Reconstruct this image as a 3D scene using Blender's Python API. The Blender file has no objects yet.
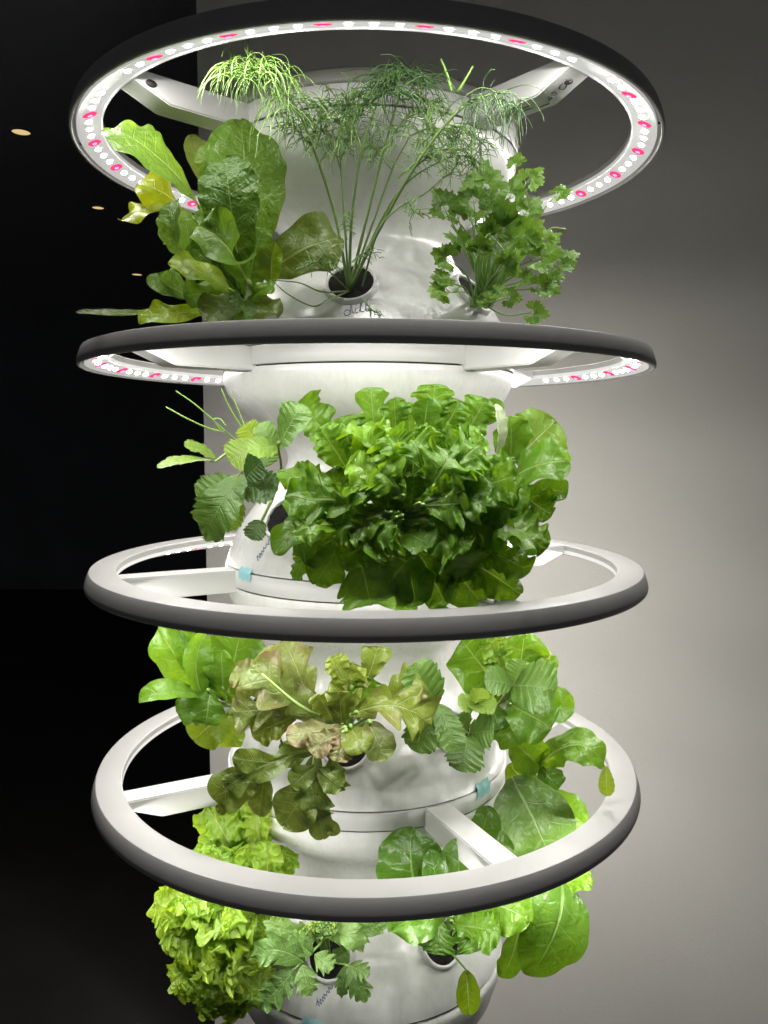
import bpy, bmesh, math, random
from mathutils import Vector as V, Matrix, noise
sc = bpy.context.scene
C = bpy.data.collections.new('scene_objects'); sc.collection.children.link(C)
PI = math.pi; R_ = math.radians

# ------------------------------------------------------------------ camera
CAM = V((.018, -.8947, -.2935)); PITCH = -.0966; ROLL = -.0037; F = 790.0
cam = bpy.data.objects.new('camera', bpy.data.cameras.new('camera')); C.objects.link(cam)
cam.data.sensor_fit = 'VERTICAL'; cam.data.sensor_height = 24; cam.data.lens = F / 1024 * 24
cam.data.clip_start = .02; cam.data.clip_end = 60
cam.location = CAM
CR = Matrix.Rotation(PI / 2 + PITCH, 3, 'X') @ Matrix.Rotation(-ROLL, 3, 'Z')
cam.rotation_euler = CR.to_euler()
sc.camera = cam
def at(px, py, Y):
    "the point of the photo's pixel at real depth Y"
    d = CR @ V(((px - 384) / F, (512 - py) / F, -1))
    return CAM + d * ((Y - CAM.y) / d.y)

# ------------------------------------------------------------------ helpers
def obj(name, bm, m, parent=None, smooth=True):
    me = bpy.data.meshes.new(name); bm.to_mesh(me); bm.free()
    if smooth:
        for p in me.polygons: p.use_smooth = True
    for x in (m if isinstance(m, (list, tuple)) else [m]): me.materials.append(x)
    o = bpy.data.objects.new(name, me); C.objects.link(o)
    if parent: o.parent = parent
    return o
def thing(name, label, cat, loc=(0, 0, 0), group=None):
    o = bpy.data.objects.new(name, None); C.objects.link(o); o.empty_display_size = .02
    o.location = loc; o['label'] = label; o['category'] = cat
    if group: o['group'] = group
    return o
def tag(o, label=None, cat=None, group=None, kind=None):
    for k, v in (('label', label), ('category', cat), ('group', group), ('kind', kind)):
        if v: o[k] = v
    return o
def keep(o, parent):
    "parent o, keeping where it stands (parents here are only translated)"
    o.parent = parent
    o.location = o.location - parent_loc(parent)
def parent_loc(p):
    l = V((0, 0, 0))
    while p: l += p.location; p = p.parent
    return l
def sharp(o, ang=35):
    me = o.data
    me.set_sharp_from_angle(angle=R_(ang))
def lathe(bm, prof, n=160, closed=False, a0=0, a1=2 * PI, mi=0):
    full = abs(a1 - a0 - 2 * PI) < 1e-6
    cols = []
    for i in range(n if full else n + 1):
        a = a0 + (a1 - a0) * i / n
        cols.append([bm.verts.new((r * math.sin(a), -r * math.cos(a), z)) for r, z in prof])
    m = len(prof)
    for i in range(n):
        A = cols[i]; B = cols[(i + 1) % len(cols)]
        for j in range(m if closed else m - 1):
            k = (j + 1) % m
            f = bm.faces.new((A[j], A[k], B[k], B[j])); f.material_index = mi
def spline(pts, n):
    "Catmull-Rom through pts"
    pts = [V(p) for p in pts]
    if len(pts) == 2: return [pts[0].lerp(pts[1], i / n) for i in range(n + 1)]
    q = [pts[0] * 2 - pts[1]] + pts + [pts[-1] * 2 - pts[-2]]
    out = []; s = len(pts) - 1
    for i in range(n + 1):
        t = i / n * s; k = min(int(t), s - 1); t -= k
        a, b, c, d = q[k:k + 4]
        out.append(.5 * ((2 * b) + (c - a) * t + (2 * a - 5 * b + 4 * c - d) * t * t + (3 * b - a - 3 * c + d) * t ** 3))
    return out
def tube(bm, pts, r0, r1, sides=6, mi=0, cap=True):
    n = len(pts); prev = None; rings = []
    for i, p in enumerate(pts):
        t = (pts[min(i + 1, n - 1)] - pts[max(i - 1, 0)])
        if t.length < 1e-9: t = V((0, 0, 1))
        t.normalize()
        if prev is None: u = t.orthogonal().normalized()
        else:
            u = prev - t * prev.dot(t)
            u = u.normalized() if u.length > 1e-6 else t.orthogonal().normalized()
        prev = u; w = t.cross(u)
        r = r0 + (r1 - r0) * i / max(n - 1, 1)
        rings.append([bm.verts.new(p + (u * math.cos(2 * PI * k / sides) + w * math.sin(2 * PI * k / sides)) * r) for k in range(sides)])
    for a, b in zip(rings, rings[1:]):
        for k in range(sides):
            f = bm.faces.new((a[k], a[(k + 1) % sides], b[(k + 1) % sides], b[k])); f.material_index = mi
    if cap and sides > 2:
        bm.faces.new(rings[0][::-1]).material_index = mi; bm.faces.new(rings[-1]).material_index = mi

# ------------------------------------------------------------------ materials
class NT:
    def __init__(s, name):
        s.m = bpy.data.materials.new(name); s.m.use_nodes = True
        s.t = s.m.node_tree; s.t.nodes.clear()
        s.out = s.n('ShaderNodeOutputMaterial')
    def n(s, typ, **kw):
        nd = s.t.nodes.new(typ)
        for k, v in kw.items(): setattr(nd, k, v)
        return nd
    def put(s, sock, v):
        if isinstance(v, bpy.types.NodeSocket): s.t.links.new(v, sock)
        elif isinstance(v, (tuple, list)) and len(v) == 3 and sock.type == 'RGBA': sock.default_value = (*v, 1)
        else: sock.default_value = v
    def math(s, op, a, b=None, c=None, clamp=False):
        nd = s.n('ShaderNodeMath', operation=op, use_clamp=clamp)
        for i, v in enumerate((a, b, c)):
            if v is not None: s.put(nd.inputs[i], v)
        return nd.outputs[0]
    def mix(s, f, a, b):
        nd = s.n('ShaderNodeMix', data_type='RGBA')
        s.put(nd.inputs[0], f); s.put(nd.inputs[6], a); s.put(nd.inputs[7], b)
        return nd.outputs[2]
    def noise(s, scale, detail=3, vec=None, rough=.55, dist=0):
        nd = s.n('ShaderNodeTexNoise'); nd.inputs['Scale'].default_value = scale; nd.inputs['Detail'].default_value = detail
        nd.inputs['Roughness'].default_value = rough; nd.inputs['Distortion'].default_value = dist
        if vec is not None: s.put(nd.inputs['Vector'], vec)
        return nd.outputs['Fac']
    def ramp(s, f, lo, hi, a=0., b=1.):
        nd = s.n('ShaderNodeMapRange', interpolation_type='SMOOTHSTEP')
        s.put(nd.inputs[0], f); nd.inputs[1].default_value = lo; nd.inputs[2].default_value = hi
        nd.inputs[3].default_value = a; nd.inputs[4].default_value = b
        return nd.outputs[0]
    def obco(s, scale=None):
        tc = s.n('ShaderNodeTexCoord')
        if scale is None: return tc.outputs['Object']
        mp = s.n('ShaderNodeMapping'); mp.inputs['Scale'].default_value = scale
        s.t.links.new(tc.outputs['Object'], mp.inputs[0]); return mp.outputs[0]
    def princ(s, **kw):
        nd = s.n('ShaderNodeBsdfPrincipled')
        for k, v in kw.items(): s.put(nd.inputs[k.replace('_', ' ')], v)
        return nd
    def bump(s, h, strength, dist=.001):
        nd = s.n('ShaderNodeBump'); nd.inputs['Strength'].default_value = strength; nd.inputs['Distance'].default_value = dist
        s.put(nd.inputs['Height'], h); return nd.outputs[0]
    def end(s, sh):
        s.t.links.new(sh if isinstance(sh, bpy.types.NodeSocket) else sh.outputs[0], s.out.inputs[0]); return s.m
def simple(name, col, rough=.5, spec=.5, var=.0, vscale=30, bump=0, bscale=200):
    t = NT(name); co = t.obco()
    c = col
    if var:
        f = t.noise(vscale, 4, co)
        c = t.mix(f, tuple(x * (1 - var) for x in col), tuple(min(1, x * (1 + var)) for x in col))
    p = t.princ(Base_Color=c, Roughness=rough, Specular_IOR_Level=spec)
    if bump: t.put(p.inputs['Normal'], t.bump(t.noise(bscale, 4, co), bump, .0006))
    return t.end(p)
def emit(name, col, s):
    t = NT(name); e = t.n('ShaderNodeEmission'); t.put(e.inputs[0], col); e.inputs[1].default_value = s
    return t.end(e)

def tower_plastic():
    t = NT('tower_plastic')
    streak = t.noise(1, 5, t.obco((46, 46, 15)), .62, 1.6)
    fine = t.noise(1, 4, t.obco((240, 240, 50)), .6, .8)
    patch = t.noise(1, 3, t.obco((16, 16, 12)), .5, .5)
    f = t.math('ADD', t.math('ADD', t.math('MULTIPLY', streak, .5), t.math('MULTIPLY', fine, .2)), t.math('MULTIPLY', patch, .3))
    col = t.mix(t.ramp(f, .34, .64), (.580, .582, .550), (.675, .672, .655))  # faint streaks in the colour stand in for blurred reflections of the plants
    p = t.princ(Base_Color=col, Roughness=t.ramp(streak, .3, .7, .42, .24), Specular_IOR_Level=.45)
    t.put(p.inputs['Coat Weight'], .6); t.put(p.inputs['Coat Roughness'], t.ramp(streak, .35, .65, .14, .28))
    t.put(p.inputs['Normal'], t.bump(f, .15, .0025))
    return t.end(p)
M = {}
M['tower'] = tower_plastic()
M['band'] = simple('white_hub_plastic', (.57, .563, .552), .38, .5, .03, 25)
M['ring'] = simple('white_ring_plastic', (.425, .415, .405), .42, .4, .03, 18, .03, 900)
M['seam'] = simple('seam_gap', (.03, .027, .024), .8, .2)
def strip_mat():
    t = NT('glowing_strip_cover'); p = t.princ(Base_Color=(.50, .51, .50), Roughness=.35)
    p.inputs['Emission Color'].default_value = (1, .985, .97, 1); p.inputs['Emission Strength'].default_value = .24
    return t.end(p)
M['strip'] = strip_mat()
M['lens'] = emit('white_diode_glow', (1, .985, .945), 560)
M['lens_red'] = emit('red_diode_glow', (1, .05, .14), 9)
M['halo'] = emit('white_diode_rim', (1, .985, .96), 1.2)
M['halo_red'] = emit('red_diode_halo', (1, .07, .21), .72)  # wide glowing skirt stands in for pink light cast on the strip
M['soil'] = simple('black_growing_sponge', (.012, .011, .010), .95, .2, .6, 300, 1, 500)
M['teal'] = simple('teal_tape', (.27, .52, .54), .55, .3, .08, 120)
M['ink'] = simple('blue_ink', (.15, .18, .28), .6, .2)
M['inkdark'] = simple('dark_print', (.05, .05, .05), .6, .2)
M['screw'] = simple('dark_screw_hole', (.04, .04, .04), .5, .4)
M['clear'] = None

# ------------------------------------------------------------------ the setting
def sheet(name, pts, m, kind='structure'):
    bm = bmesh.new(); bm.faces.new([bm.verts.new(p) for p in pts])
    return tag(obj(name, bm, m, smooth=False), kind=kind)
def wall_mat():
    t = NT('grey_plaster'); co = t.obco()
    c = t.mix(t.noise(1.3, 3, co), (.76, .735, .685), (.82, .795, .745))
    c = t.mix(t.ramp(t.noise(90, 5, co), .3, .7), c, (.79,.765,.715))
    p = t.princ(Base_Color=c, Roughness=.8, Specular_IOR_Level=.25)
    t.put(p.inputs['Normal'], t.bump(t.math('ADD', t.noise(260, 4, co), t.math('MULTIPLY', t.noise(22, 5, co), 1.5)), .30, .0015))
    return t.end(p)
WY = .69                                   # the grey wall stands behind the tower
def slab(name, lo, hi, m):
    bm = bmesh.new(); bmesh.ops.create_cube(bm, size=1)
    for v in bm.verts: v.co = V([lo[i] + (v.co[i] + .5) * (hi[i] - lo[i]) for i in range(3)])
    return tag(obj(name, bm, m, smooth=False), kind='structure')
edge = at(205.5, 512, WY)
wl = slab('wall', (edge.x, WY, -1.7), (2.4, WY + .12, 1.0), wall_mat())
wl.data.transform(Matrix.Translation((edge.x, WY, 0)) @ Matrix.Rotation(R_(-17), 4, 'Z') @ Matrix.Translation((-edge.x, -WY, 0)))
dark = simple('dark_room_paint', (.20, .21, .235), .9, .1, .4, 1.5)
CEIL = CAM.z + 1.12
slab('far_wall', (-6, 6.2, -1.7), (3.2, 6.3, CEIL), dark)
slab('ceiling', (-6, -1.2, CEIL), (3.2, 6.3, CEIL + .1), simple('dark_ceiling_paint', (.40, .41, .44), .9, .1))
slab('floor', (-6, -1.6, -1.8), (3.2, 6.3, -1.7), simple('dark_floor_boards', (.055, .05, .046), .6, .3, .4, 4))
lamp_glow = emit('warm_lamp_glow', (1, .72, .32), .5)
trim = simple('lamp_trim', (.15, .14, .12), .5)
for px, py, rr, what in ((21, 131, .042, 'nearest and largest warm recessed lamp glowing in the dark ceiling at far left'),
                         (98, 207, .036, 'middle warm recessed lamp glowing in the dark ceiling left of the tower'),
                         (137, 274, .045, 'farthest warm recessed lamp in the dark ceiling, lowest in the picture, left of the tower')):
    d = CR @ V(((px - 384) / F, (512 - py) / F, -1)); p = CAM + d * ((CEIL - CAM.z) / d.z); rr *= .86
    t = thing('ceiling_light', what, 'ceiling light', p, 'warm recessed ceiling lights')
    bm = bmesh.new(); lathe(bm, [(0, -.003), (rr * .9, -.003)], 32); obj('diffuser', bm, lamp_glow, t)
    bm = bmesh.new(); lathe(bm, [(rr * .9, -.001), (rr * .9, -.006), (rr, -.004), (rr * 1.02, -.001)], 32); obj('trim_ring', bm, trim, t)

w = bpy.data.worlds.new('World'); sc.world = w; w.use_nodes = True
bg = w.node_tree.nodes['Background']; bg.inputs[0].default_value = (.95, .97, 1, 1); bg.inputs[1].default_value = .025

# ------------------------------------------------------------------ tower
S = .2258; H = .0189
def zr(k): return -k * S                    # underside of light ring k
tower = thing('planting_tower', 'tall white hourglass stacked tower with planting holes inside four light rings', 'planter', (0, 0, 0))
PROF = [(0, .1590), (-.006, .1592), (-.016, .1570), (-.026, .1520), (-.036, .1435), (-.048, .1285), (-.060, .112), (-.070, .1005), (-.080, .0935), (-.090, .0905),
        (-.099, .0915), (-.109, .0965), (-.121, .1055), (-.134, .1175), (-.147, .1290), (-.160, .1385), (-.173, .1465), (-.186, .1525), (-.197, .1568), (-.2048, .1588)]
def prof_r(t):
    for (t0, r0), (t1, r1) in zip(PROF, PROF[1:]):
        if t1 <= t <= t0: return r0 + (r1 - r0) * (t - t0) / (t1 - t0)
    return PROF[-1][1]
def smooth_prof():
    P = spline([(r, 0, t) for t, r in PROF], 76)
    return [(p.x, p.z) for p in P]
modules = []
for k in range(4):
    z0 = zr(k) - .0012
    bm = bmesh.new(); sp = smooth_prof()
    lathe(bm, [(.150, z0)] + [(r, z0 + t) for r, t in sp] + [(.150, z0 - .2048)], 192)
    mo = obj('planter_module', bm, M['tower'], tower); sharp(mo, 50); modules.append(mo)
    bm = bmesh.new(); lathe(bm, [(.1555, z0 + .004), (.1555, z0 - .004)], 128); obj('seam_gap', bm, M['seam'], mo)
    bm = bmesh.new(); lathe(bm, [(.1555, z0 - .2048 + .004), (.1555, z0 - .2048 - .006)], 128); obj('seam_gap', bm, M['seam'], mo)
# lowest module: only its top shows
z0 = zr(4) - .0012
bm = bmesh.new(); lathe(bm, [(.15, z0 + .018), (.1592, z0 + .0165), (.1598, z0 + .008), (.158, z0 - .004), (.150, z0 - .03), (.133, z0 - .06), (.118, z0 - .085), (.112, z0 - .12), (.112, z0 - .35), (.150, z0 - .36), (.170, z0 - .48), (.170, -1.7)], 160)
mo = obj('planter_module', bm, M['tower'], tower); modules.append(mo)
bm = bmesh.new(); lathe(bm, [(.150, H + .001), (.1585, H + .0012), (.1595, H + .004), (.158, H + .012), (.153, H + .0165), (.10, H + .022), (0, H + .024)], 128)
lid = obj('lid', bm, simple('lid_plastic', (.24, .24, .21), .5, .4, .05, 20), tower)
bm = bmesh.new(); lathe(bm, [(.1555, H + .004), (.1555, H - .004)], 128); obj('seam_gap', bm, M['seam'], lid)

CUP = {}
def surf(k, az, t):
    "point and outward normal on module k at azimuth az (deg, 0 = towards the viewer, + to the right), t below its top"
    r = prof_r(t); dr = (prof_r(t - .004) - prof_r(t + .004)) / -.008
    a = R_(az); o = V((math.sin(a), -math.cos(a), 0))
    n = (o - V((0, 0, 1)) * dr).normalized()
    return o * r + V((0, 0, zr(k) - .0012 + t)), n
def cup(k, az, t=-.150, ri=.0215):
    p, n = surf(k, az, t)
    u = V((0, 0, 1)).cross(n).normalized(); v = n.cross(u)
    fr = Matrix((u, v, n)).transposed().to_4x4(); fr.translation = p
    bm = bmesh.new(); lathe(bm, [(ri, -.004), (ri, .0026), (ri + .0008, .0035), (ri + .0022, .0037), (ri + .0038, .0030), (ri + .0054, -.004)], 56); bm.transform(fr)
    obj('planting_cup', bm, M['band'], modules[k])
    bm = bmesh.new(); rings = 6; rnd = random.Random(k * 77 + int(az))
    c = bm.verts.new((0, 0, .002)); prev = None
    for q in range(1, rings + 1):
        cur = [bm.verts.new((ri * q / rings * math.cos(2 * PI * i / 36), ri * q / rings * math.sin(2 * PI * i / 36), .0015 + rnd.uniform(-.0012, .0012))) for i in range(36)]
        for i in range(36):
            if prev: bm.faces.new((prev[i], cur[i], cur[(i + 1) % 36], prev[(i + 1) % 36]))
            else: bm.faces.new((c, cur[i], cur[(i + 1) % 36]))
        prev = cur
    bm.transform(fr); obj('growing_sponge', bm, M['soil'], modules[k])
    CUP[(k, az)] = p + n * .002
    return p, n
for k, azs in ((0, (-64, -6, 54)), (1, (-38, 8, 68)), (2, (-78, -8, 44, 100)), (3, (-62, -16, 37))):
    for a in azs: cup(k, a)

# ------------------------------------------------------------------ light rings
RO, RI = .305, .2735
ring_prof = [(RI, .0121), (RI, .0178), (RI + .0011, .0189), (RO - .0066, .0189), (RO - .0050, .0184), (RO - .0040, .0168), (RO - .0022, .0120), (RO - .0004, .0062), (RO, .0030), (RO - .0004, .0010), (RO - .0013, 0), (RO - .0030, 0),
             (RO - .0036, .0008), (RO - .0040, .0052), (RO - .0072, .0052)]
def strip_pt(r): return .0016 + (RO - .0074 - r) * .40
arms_az = [(-49, 41, 131, -139), (-49, 41, 131, -139), (-63, 27, 117, -153), (-63, 27, 117, -153)]
where = ['topmost white light ring seen from below, its whole glowing underside and dotted diodes showing',
         'second light ring from the top, seen nearly edge on just above the big green lettuce',
         'third light ring from the top, right below the big green lettuce, seen slightly from above',
         'lowest light ring, flat white top and two broad spokes seen from above']
NL = 96
def ring_light(k):
    z = zr(k)
    t = thing('light_ring', where[k], 'grow light', (0, 0, z), 'grow light rings round the tower')
    bm = bmesh.new(); lathe(bm, ring_prof, 240)
    fr = obj('ring_frame', bm, M['ring'], t); sharp(fr, 38)
    ra, rb = RI, RO - .0074
    bm = bmesh.new(); lathe(bm, [(RO - .0072, .0052), (rb, strip_pt(rb)), (ra + .0016, strip_pt(ra + .0016)), (ra + .0014, strip_pt(ra) - .0034), (ra, strip_pt(ra) - .0034), (RI, .0122)], 240)
    s_ = obj('light_strip', bm, M['strip'], t); sharp(s_, 30)
    bm = bmesh.new(); lathe(bm, [(.150, .0004), (.1598, .0004), (.1604, .0012), (.1604, H - .0012), (.1598, H - .0004), (.150, H - .0004)], 192)
    hub = obj('hub_band', bm, M['band'], t); sharp(hub, 50)
    # spokes
    for a in arms_az[k]:
        bm = bmesh.new(); hw = .0142; top = .0181
        prof = [(.152, top), (RI + .0012, top), (RI + .0012, .0092), (RI - .012, .0040), (RI - .034, -.0050), (.152, -.0050)]
        Ls = [bm.verts.new((-hw, -r, zz)) for r, zz in prof]; Rs = [bm.verts.new((hw, -r, zz)) for r, zz in prof]
        n = len(prof)
        bm.faces.new(Ls[::-1]); bm.faces.new(Rs)
        for i in range(n): bm.faces.new((Ls[i], Ls[(i + 1) % n], Rs[(i + 1) % n], Rs[i]))
        bmesh.ops.recalc_face_normals(bm, faces=bm.faces)
        bmesh.ops.bevel(bm, geom=bm.edges[:], offset=.0012, segments=2, affect='EDGES')
        bm.transform(Matrix.Rotation(R_(a), 4, 'Z'))
        ar = obj('spoke', bm, M['band'], t); sharp(ar, 30)
    # small screws in the groove outside the strip
    for i in range(12):
        a = 2 * PI * (i + .3) / 12
        bm = bmesh.new(); bmesh.ops.create_cone(bm, segments=10, radius1=.0016, radius2=.0013, depth=.0014, cap_ends=True)
        so = obj('screw', bm, M['screw'], t); so.location = (.2996 * math.sin(a), -.2996 * math.cos(a), .0046)
    if k == 0:
        for a in arms_az[0][:1]:
            bm = bmesh.new(); bmesh.ops.create_cone(bm, segments=20, radius1=.0032, radius2=.0032, depth=.0008, cap_ends=True)
            bm.transform(Matrix.Rotation(R_(a), 4, 'Z') @ Matrix.Translation((.0144, -.257, .0085)) @ Matrix.Rotation(PI / 2, 4, 'Y') @ Matrix.Scale(1.6, 4, (0, 1, 0)))
            obj('screw_hole', bm, M['screw'], t)
    # diodes
    rm = (ra + rb) / 2 + .0005; sl = math.atan(.40)
    for i in range(NL):
        a = 2 * PI * (i + .5) / NL
        if any(abs((math.degrees(a) - q + 180) % 360 - 180) < 2.2 for q in arms_az[k]): continue
        me = DI[1 if i % 4 == 2 else 0]
        o = bpy.data.objects.new('light_diode', me); C.objects.link(o); o.parent = t
        if i % 4 == 2: o['label'] = 'pinkish red diode'
        o.location = (rm * math.sin(a), -rm * math.cos(a), strip_pt(rm) - .0004)
        o.rotation_euler = (Matrix.Rotation(a, 3, 'Z') @ Matrix.Rotation(sl, 3, 'X')).to_euler()
    return t
def diode(m, ms, nm, k):
    bm = bmesh.new(); n = 12
    q = lambda rx, ry, z: [bm.verts.new((rx * math.cos(2 * PI * i / n), ry * math.sin(2 * PI * i / n), z)) for i in range(n)]
    lo = q(.0030 * k, .0028 * k, 0); hi = q(.0026, .0025, -.0009)
    bm.faces.new(hi[::-1]).material_index = 0
    for i in range(n): bm.faces.new((lo[(i + 1) % n], lo[i], hi[i], hi[(i + 1) % n])).material_index = 1
    bmesh.ops.recalc_face_normals(bm, faces=bm.faces)
    me = bpy.data.meshes.new(nm); bm.to_mesh(me); bm.free(); me.materials.append(m); me.materials.append(ms); return me
DI = [diode(M['lens'], M['halo'], 'white_diode', 1), diode(M['lens_red'], M['halo_red'], 'red_diode', 2.5)]
rings = [ring_light(k) for k in range(4)]
# ------------------------------------------------------------------ leaves
def leafmat(name, base, light, vein, nv=7, slope=1.1, midw=.05, veinw=.10, veins=.6, blister=.5, bscale=170, trans=.34, rough=.36, tint=None, blush=None, blush_rng=(.45, .7), spec=.5):
    t = NT(name); co = t.obco()
    uv = t.n('ShaderNodeUVMap'); sp = t.n('ShaderNodeSeparateXYZ'); t.put(sp.inputs[0], uv.outputs[0])
    u, y = sp.outputs[0], sp.outputs[1]
    av = t.math('ABSOLUTE', t.math('SUBTRACT', t.math('MULTIPLY', y, 2), 1))
    oi = t.n('ShaderNodeObjectInfo'); rnd = oi.outputs['Random']
    n1 = t.noise(45, 4, co); n2 = t.noise(260, 3, co)
    f = t.math('ADD', t.math('MULTIPLY', n1, .75), t.math('MULTIPLY', rnd, .55))
    c = t.mix(t.ramp(f, .35, .95), base, light)
    c = t.mix(t.math('MULTIPLY', t.ramp(n2, .45, .75), .22), c, tuple(x * .62 for x in base))
    if blush:
        g = t.math('ADD', t.noise(38, 4, co, .6), t.math('MULTIPLY', av, .22))
        c = t.mix(t.ramp(g, *blush_rng), c, blush)
    # veins: midrib, and side veins that run outwards and tipwards
    wob = t.math('MULTIPLY', t.math('SUBTRACT', n1, .5), .7)
    ph = t.math('FRACT', t.math('ADD', t.math('ADD', t.math('MULTIPLY', u, nv), t.math('MULTIPLY', av, -slope)), wob))
    dv = t.math('ABSOLUTE', t.math('SUBTRACT', ph, .5))
    sv = t.math('MULTIPLY', t.ramp(dv, 0, veinw, 1, 0), t.ramp(av, .25, 1, 1, .15))
    mw = t.math('ADD', t.math('MULTIPLY', t.math('POWER', t.math('SUBTRACT', 1, u, clamp=True), 1.5), midw * 2.2), midw * .35)
    mv = t.ramp(t.math('DIVIDE', av, mw), .45, 1.0, 1, 0)
    vn = t.math('MAXIMUM', t.math('MULTIPLY', sv, veins), mv)
    c = t.mix(t.math('MULTIPLY', vn, .8), c, vein)
    h = t.math('ADD', t.math('MULTIPLY', vn, -.8), t.math('MULTIPLY', t.noise(bscale, 2, co, .5, .4), blister * 2.2))
    nrm = t.bump(h, .55, .0022)
    p = t.princ(Base_Color=c, Roughness=rough, Specular_IOR_Level=spec, Normal=nrm)
    tr = t.n('ShaderNodeBsdfTranslucent')
    hs = t.n('ShaderNodeHueSaturation'); hs.inputs['Hue'].default_value = .480; hs.inputs['Saturation'].default_value = 1.08; hs.inputs['Value'].default_value = 1.5
    t.put(hs.inputs['Color'], c); t.put(tr.inputs[0], hs.outputs[0]); t.put(tr.inputs[1], nrm)
    mx = t.n('ShaderNodeMixShader'); mx.inputs[0].default_value = trans
    t.t.links.new(p.outputs[0], mx.inputs[1]); t.t.links.new(tr.outputs[0], mx.inputs[2])
    return t.end(mx)
def stemmat(name, a, b, rough=.4):
    t = NT(name); co = t.obco()
    p = t.princ(Base_Color=t.mix(t.noise(40, 3, co), a, b), Roughness=rough)
    t.put(p.inputs['Subsurface Weight'], .15); p.inputs['Subsurface Radius'].default_value = (.004, .006, .002); p.inputs['Subsurface Scale'].default_value = .3
    return t.end(p)
LM = {
 'romaine': leafmat('romaine_green', (0.067, 0.146, 0.022), (0.112, 0.215, 0.033), (0.258, 0.361, 0.112), 9, .9, .035, .08, .40, 1.7, 150, .42, .40),
 'romaine_light': leafmat('romaine_light_green', (0.116, 0.232, 0.026), (0.159, 0.292, 0.038), (0.327, 0.413, 0.138), 8, .8, .045, .08, .4, .8, 130, .44, .40),
 'yellow': leafmat('yellowed_leaf', (0.249, 0.318, 0.024), (0.327, 0.370, 0.039), (0.447, 0.482, 0.172), 6, .8, .05, .10, .3, .6, 90, .42),
 'yellowgreen': leafmat('yellow_green_leaf', (0.181, 0.310, 0.022), (0.258, 0.370, 0.039), (0.396, 0.473, 0.172), 6, .8, .05, .10, .35, .8, 110, .40),
 'dull': leafmat('shaded_olive_leaf', (0.090, 0.138, 0.024), (0.138, 0.181, 0.033), (0.215, 0.275, 0.086), 7, .8, .05, .1, .4, .8, 130),
 'lettuce': leafmat('loose_lettuce_green', (.100, .220, .020), (.160, .315, .034), (.28, .40, .12), 5, .7, .05, .09, .30, .9, 120, .50, .36),
 'lettuce_dark': leafmat('deep_lettuce_green', (.078, .178, .018), (.120, .245, .024), (.22, .34, .09), 5, .7, .045, .09, .30, .8, 120, .46, .36),
 'butter': leafmat('butterhead_green', (0.112, 0.237, 0.017), (0.181, 0.335, 0.029), (0.310, 0.421, 0.129), 5, .7, .05, .09, .35, .9, 110, .35, .32),
 'lollo': leafmat('frilled_yellow_green', (.215, .375, .034), (.31, .45, .055), (.45, .54, .2), 6, .7, .06, .12, .3, .8, 130, .50, .40),
 'oak': leafmat('oakleaf_olive', (0.125, 0.176, 0.024), (0.181, 0.241, 0.033), (0.327, 0.361, 0.155), 5, .8, .04, .08, .4, .7, 130, .32, .36, None, (0.155, 0.125, 0.043), (.62, .92)),
 'oak_red': leafmat('oakleaf_reddish', (.130, .178, .036), (.175, .215, .048), (.36, .38, .17), 5, .8, .04, .08, .4, .9, 130, .36, .42, None, (.170, .125, .058), (.58, .90)),
 'oak_pink': leafmat('oakleaf_pink', (0.206, 0.224, 0.077), (0.258, 0.258, 0.095), (0.413, 0.396, 0.215), 5, .8, .05, .10, .4, .9, 140, .34, .42, None, (0.241, 0.155, 0.095), (.50, .82)),
 'oak_dark': leafmat('oakleaf_dark_olive', (.120, .180, .030), (.165, .225, .038), (.30, .35, .15), 5, .8, .035, .08, .4, .7, 130, .36, .40, None, (.120, .125, .036), (.66, .98)),
 'straw': leafmat('strawberry_green', (0.084, 0.172, 0.028), (0.129, 0.237, 0.045), (0.189, 0.301, 0.086), 7, .55, .025, .12, .5, .5, 200, .30, .46),
 'straw_dark': leafmat('strawberry_deep_green', (0.048, 0.112, 0.019), (0.073, 0.150, 0.026), (0.120, 0.206, 0.052), 7, .55, .025, .12, .5, .5, 200, .26, .46),
 'straw_light': leafmat('strawberry_young_green', (0.172, 0.292, 0.040), (0.232, 0.353, 0.065), (0.301, 0.413, 0.120), 7, .55, .025, .12, .5, .5, 200, .36, .44),
 'spinach': leafmat('spinach_green', (0.050, 0.120, 0.013), (0.079, 0.172, 0.017), (0.198, 0.310, 0.086), 5, .7, .04, .07, .40, 1.3, 80, .26, .34),
 'chard': leafmat('broad_leaf_green', (0.090, 0.176, 0.029), (0.129, 0.228, 0.040), (0.275, 0.370, 0.146), 5, .7, .03, .07, .5, 1.0, 100, .26, .40),
 'tomato': leafmat('tomato_green', (0.095, 0.185, 0.040), (0.138, 0.241, 0.056), (0.241, 0.335, 0.129), 5, .8, .03, .08, .4, .7, 180, .30, .5),
 'cilantro': leafmat('cilantro_green', (0.086, 0.194, 0.022), (0.142, 0.275, 0.036), (0.206, 0.327, 0.069), 4, .8, .02, .12, .3, .4, 220, .34, .40),
 'pale': leafmat('silvery_leaf_edge', (0.361, 0.430, 0.258), (0.473, 0.516, 0.361), (0.516, 0.559, 0.430), 6, .8, .05, .1, .3, .6, 130, .2, .35),
}
SM = {'green': stemmat('stem_green', (.17, .32, .06), (.26, .42, .09)), 'pale': stemmat('stem_pale', (.22, .36, .08), (.32, .45, .13)),
      'red': stemmat('stem_reddish', (.26, .17, .07), (.22, .25, .07)), 'dill': stemmat('dill_stem', (.085, .15, .038), (.14, .22, .055)),
      'thread': stemmat('dill_thread_green', (.085, .175, .040), (.16, .28, .06)), 'thread_dark': stemmat('dill_thread_dark', (.036, .085, .022), (.07, .14, .036)), 'thread_light': stemmat('dill_thread_light', (.13, .25, .045), (.20, .33, .07))}

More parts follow.
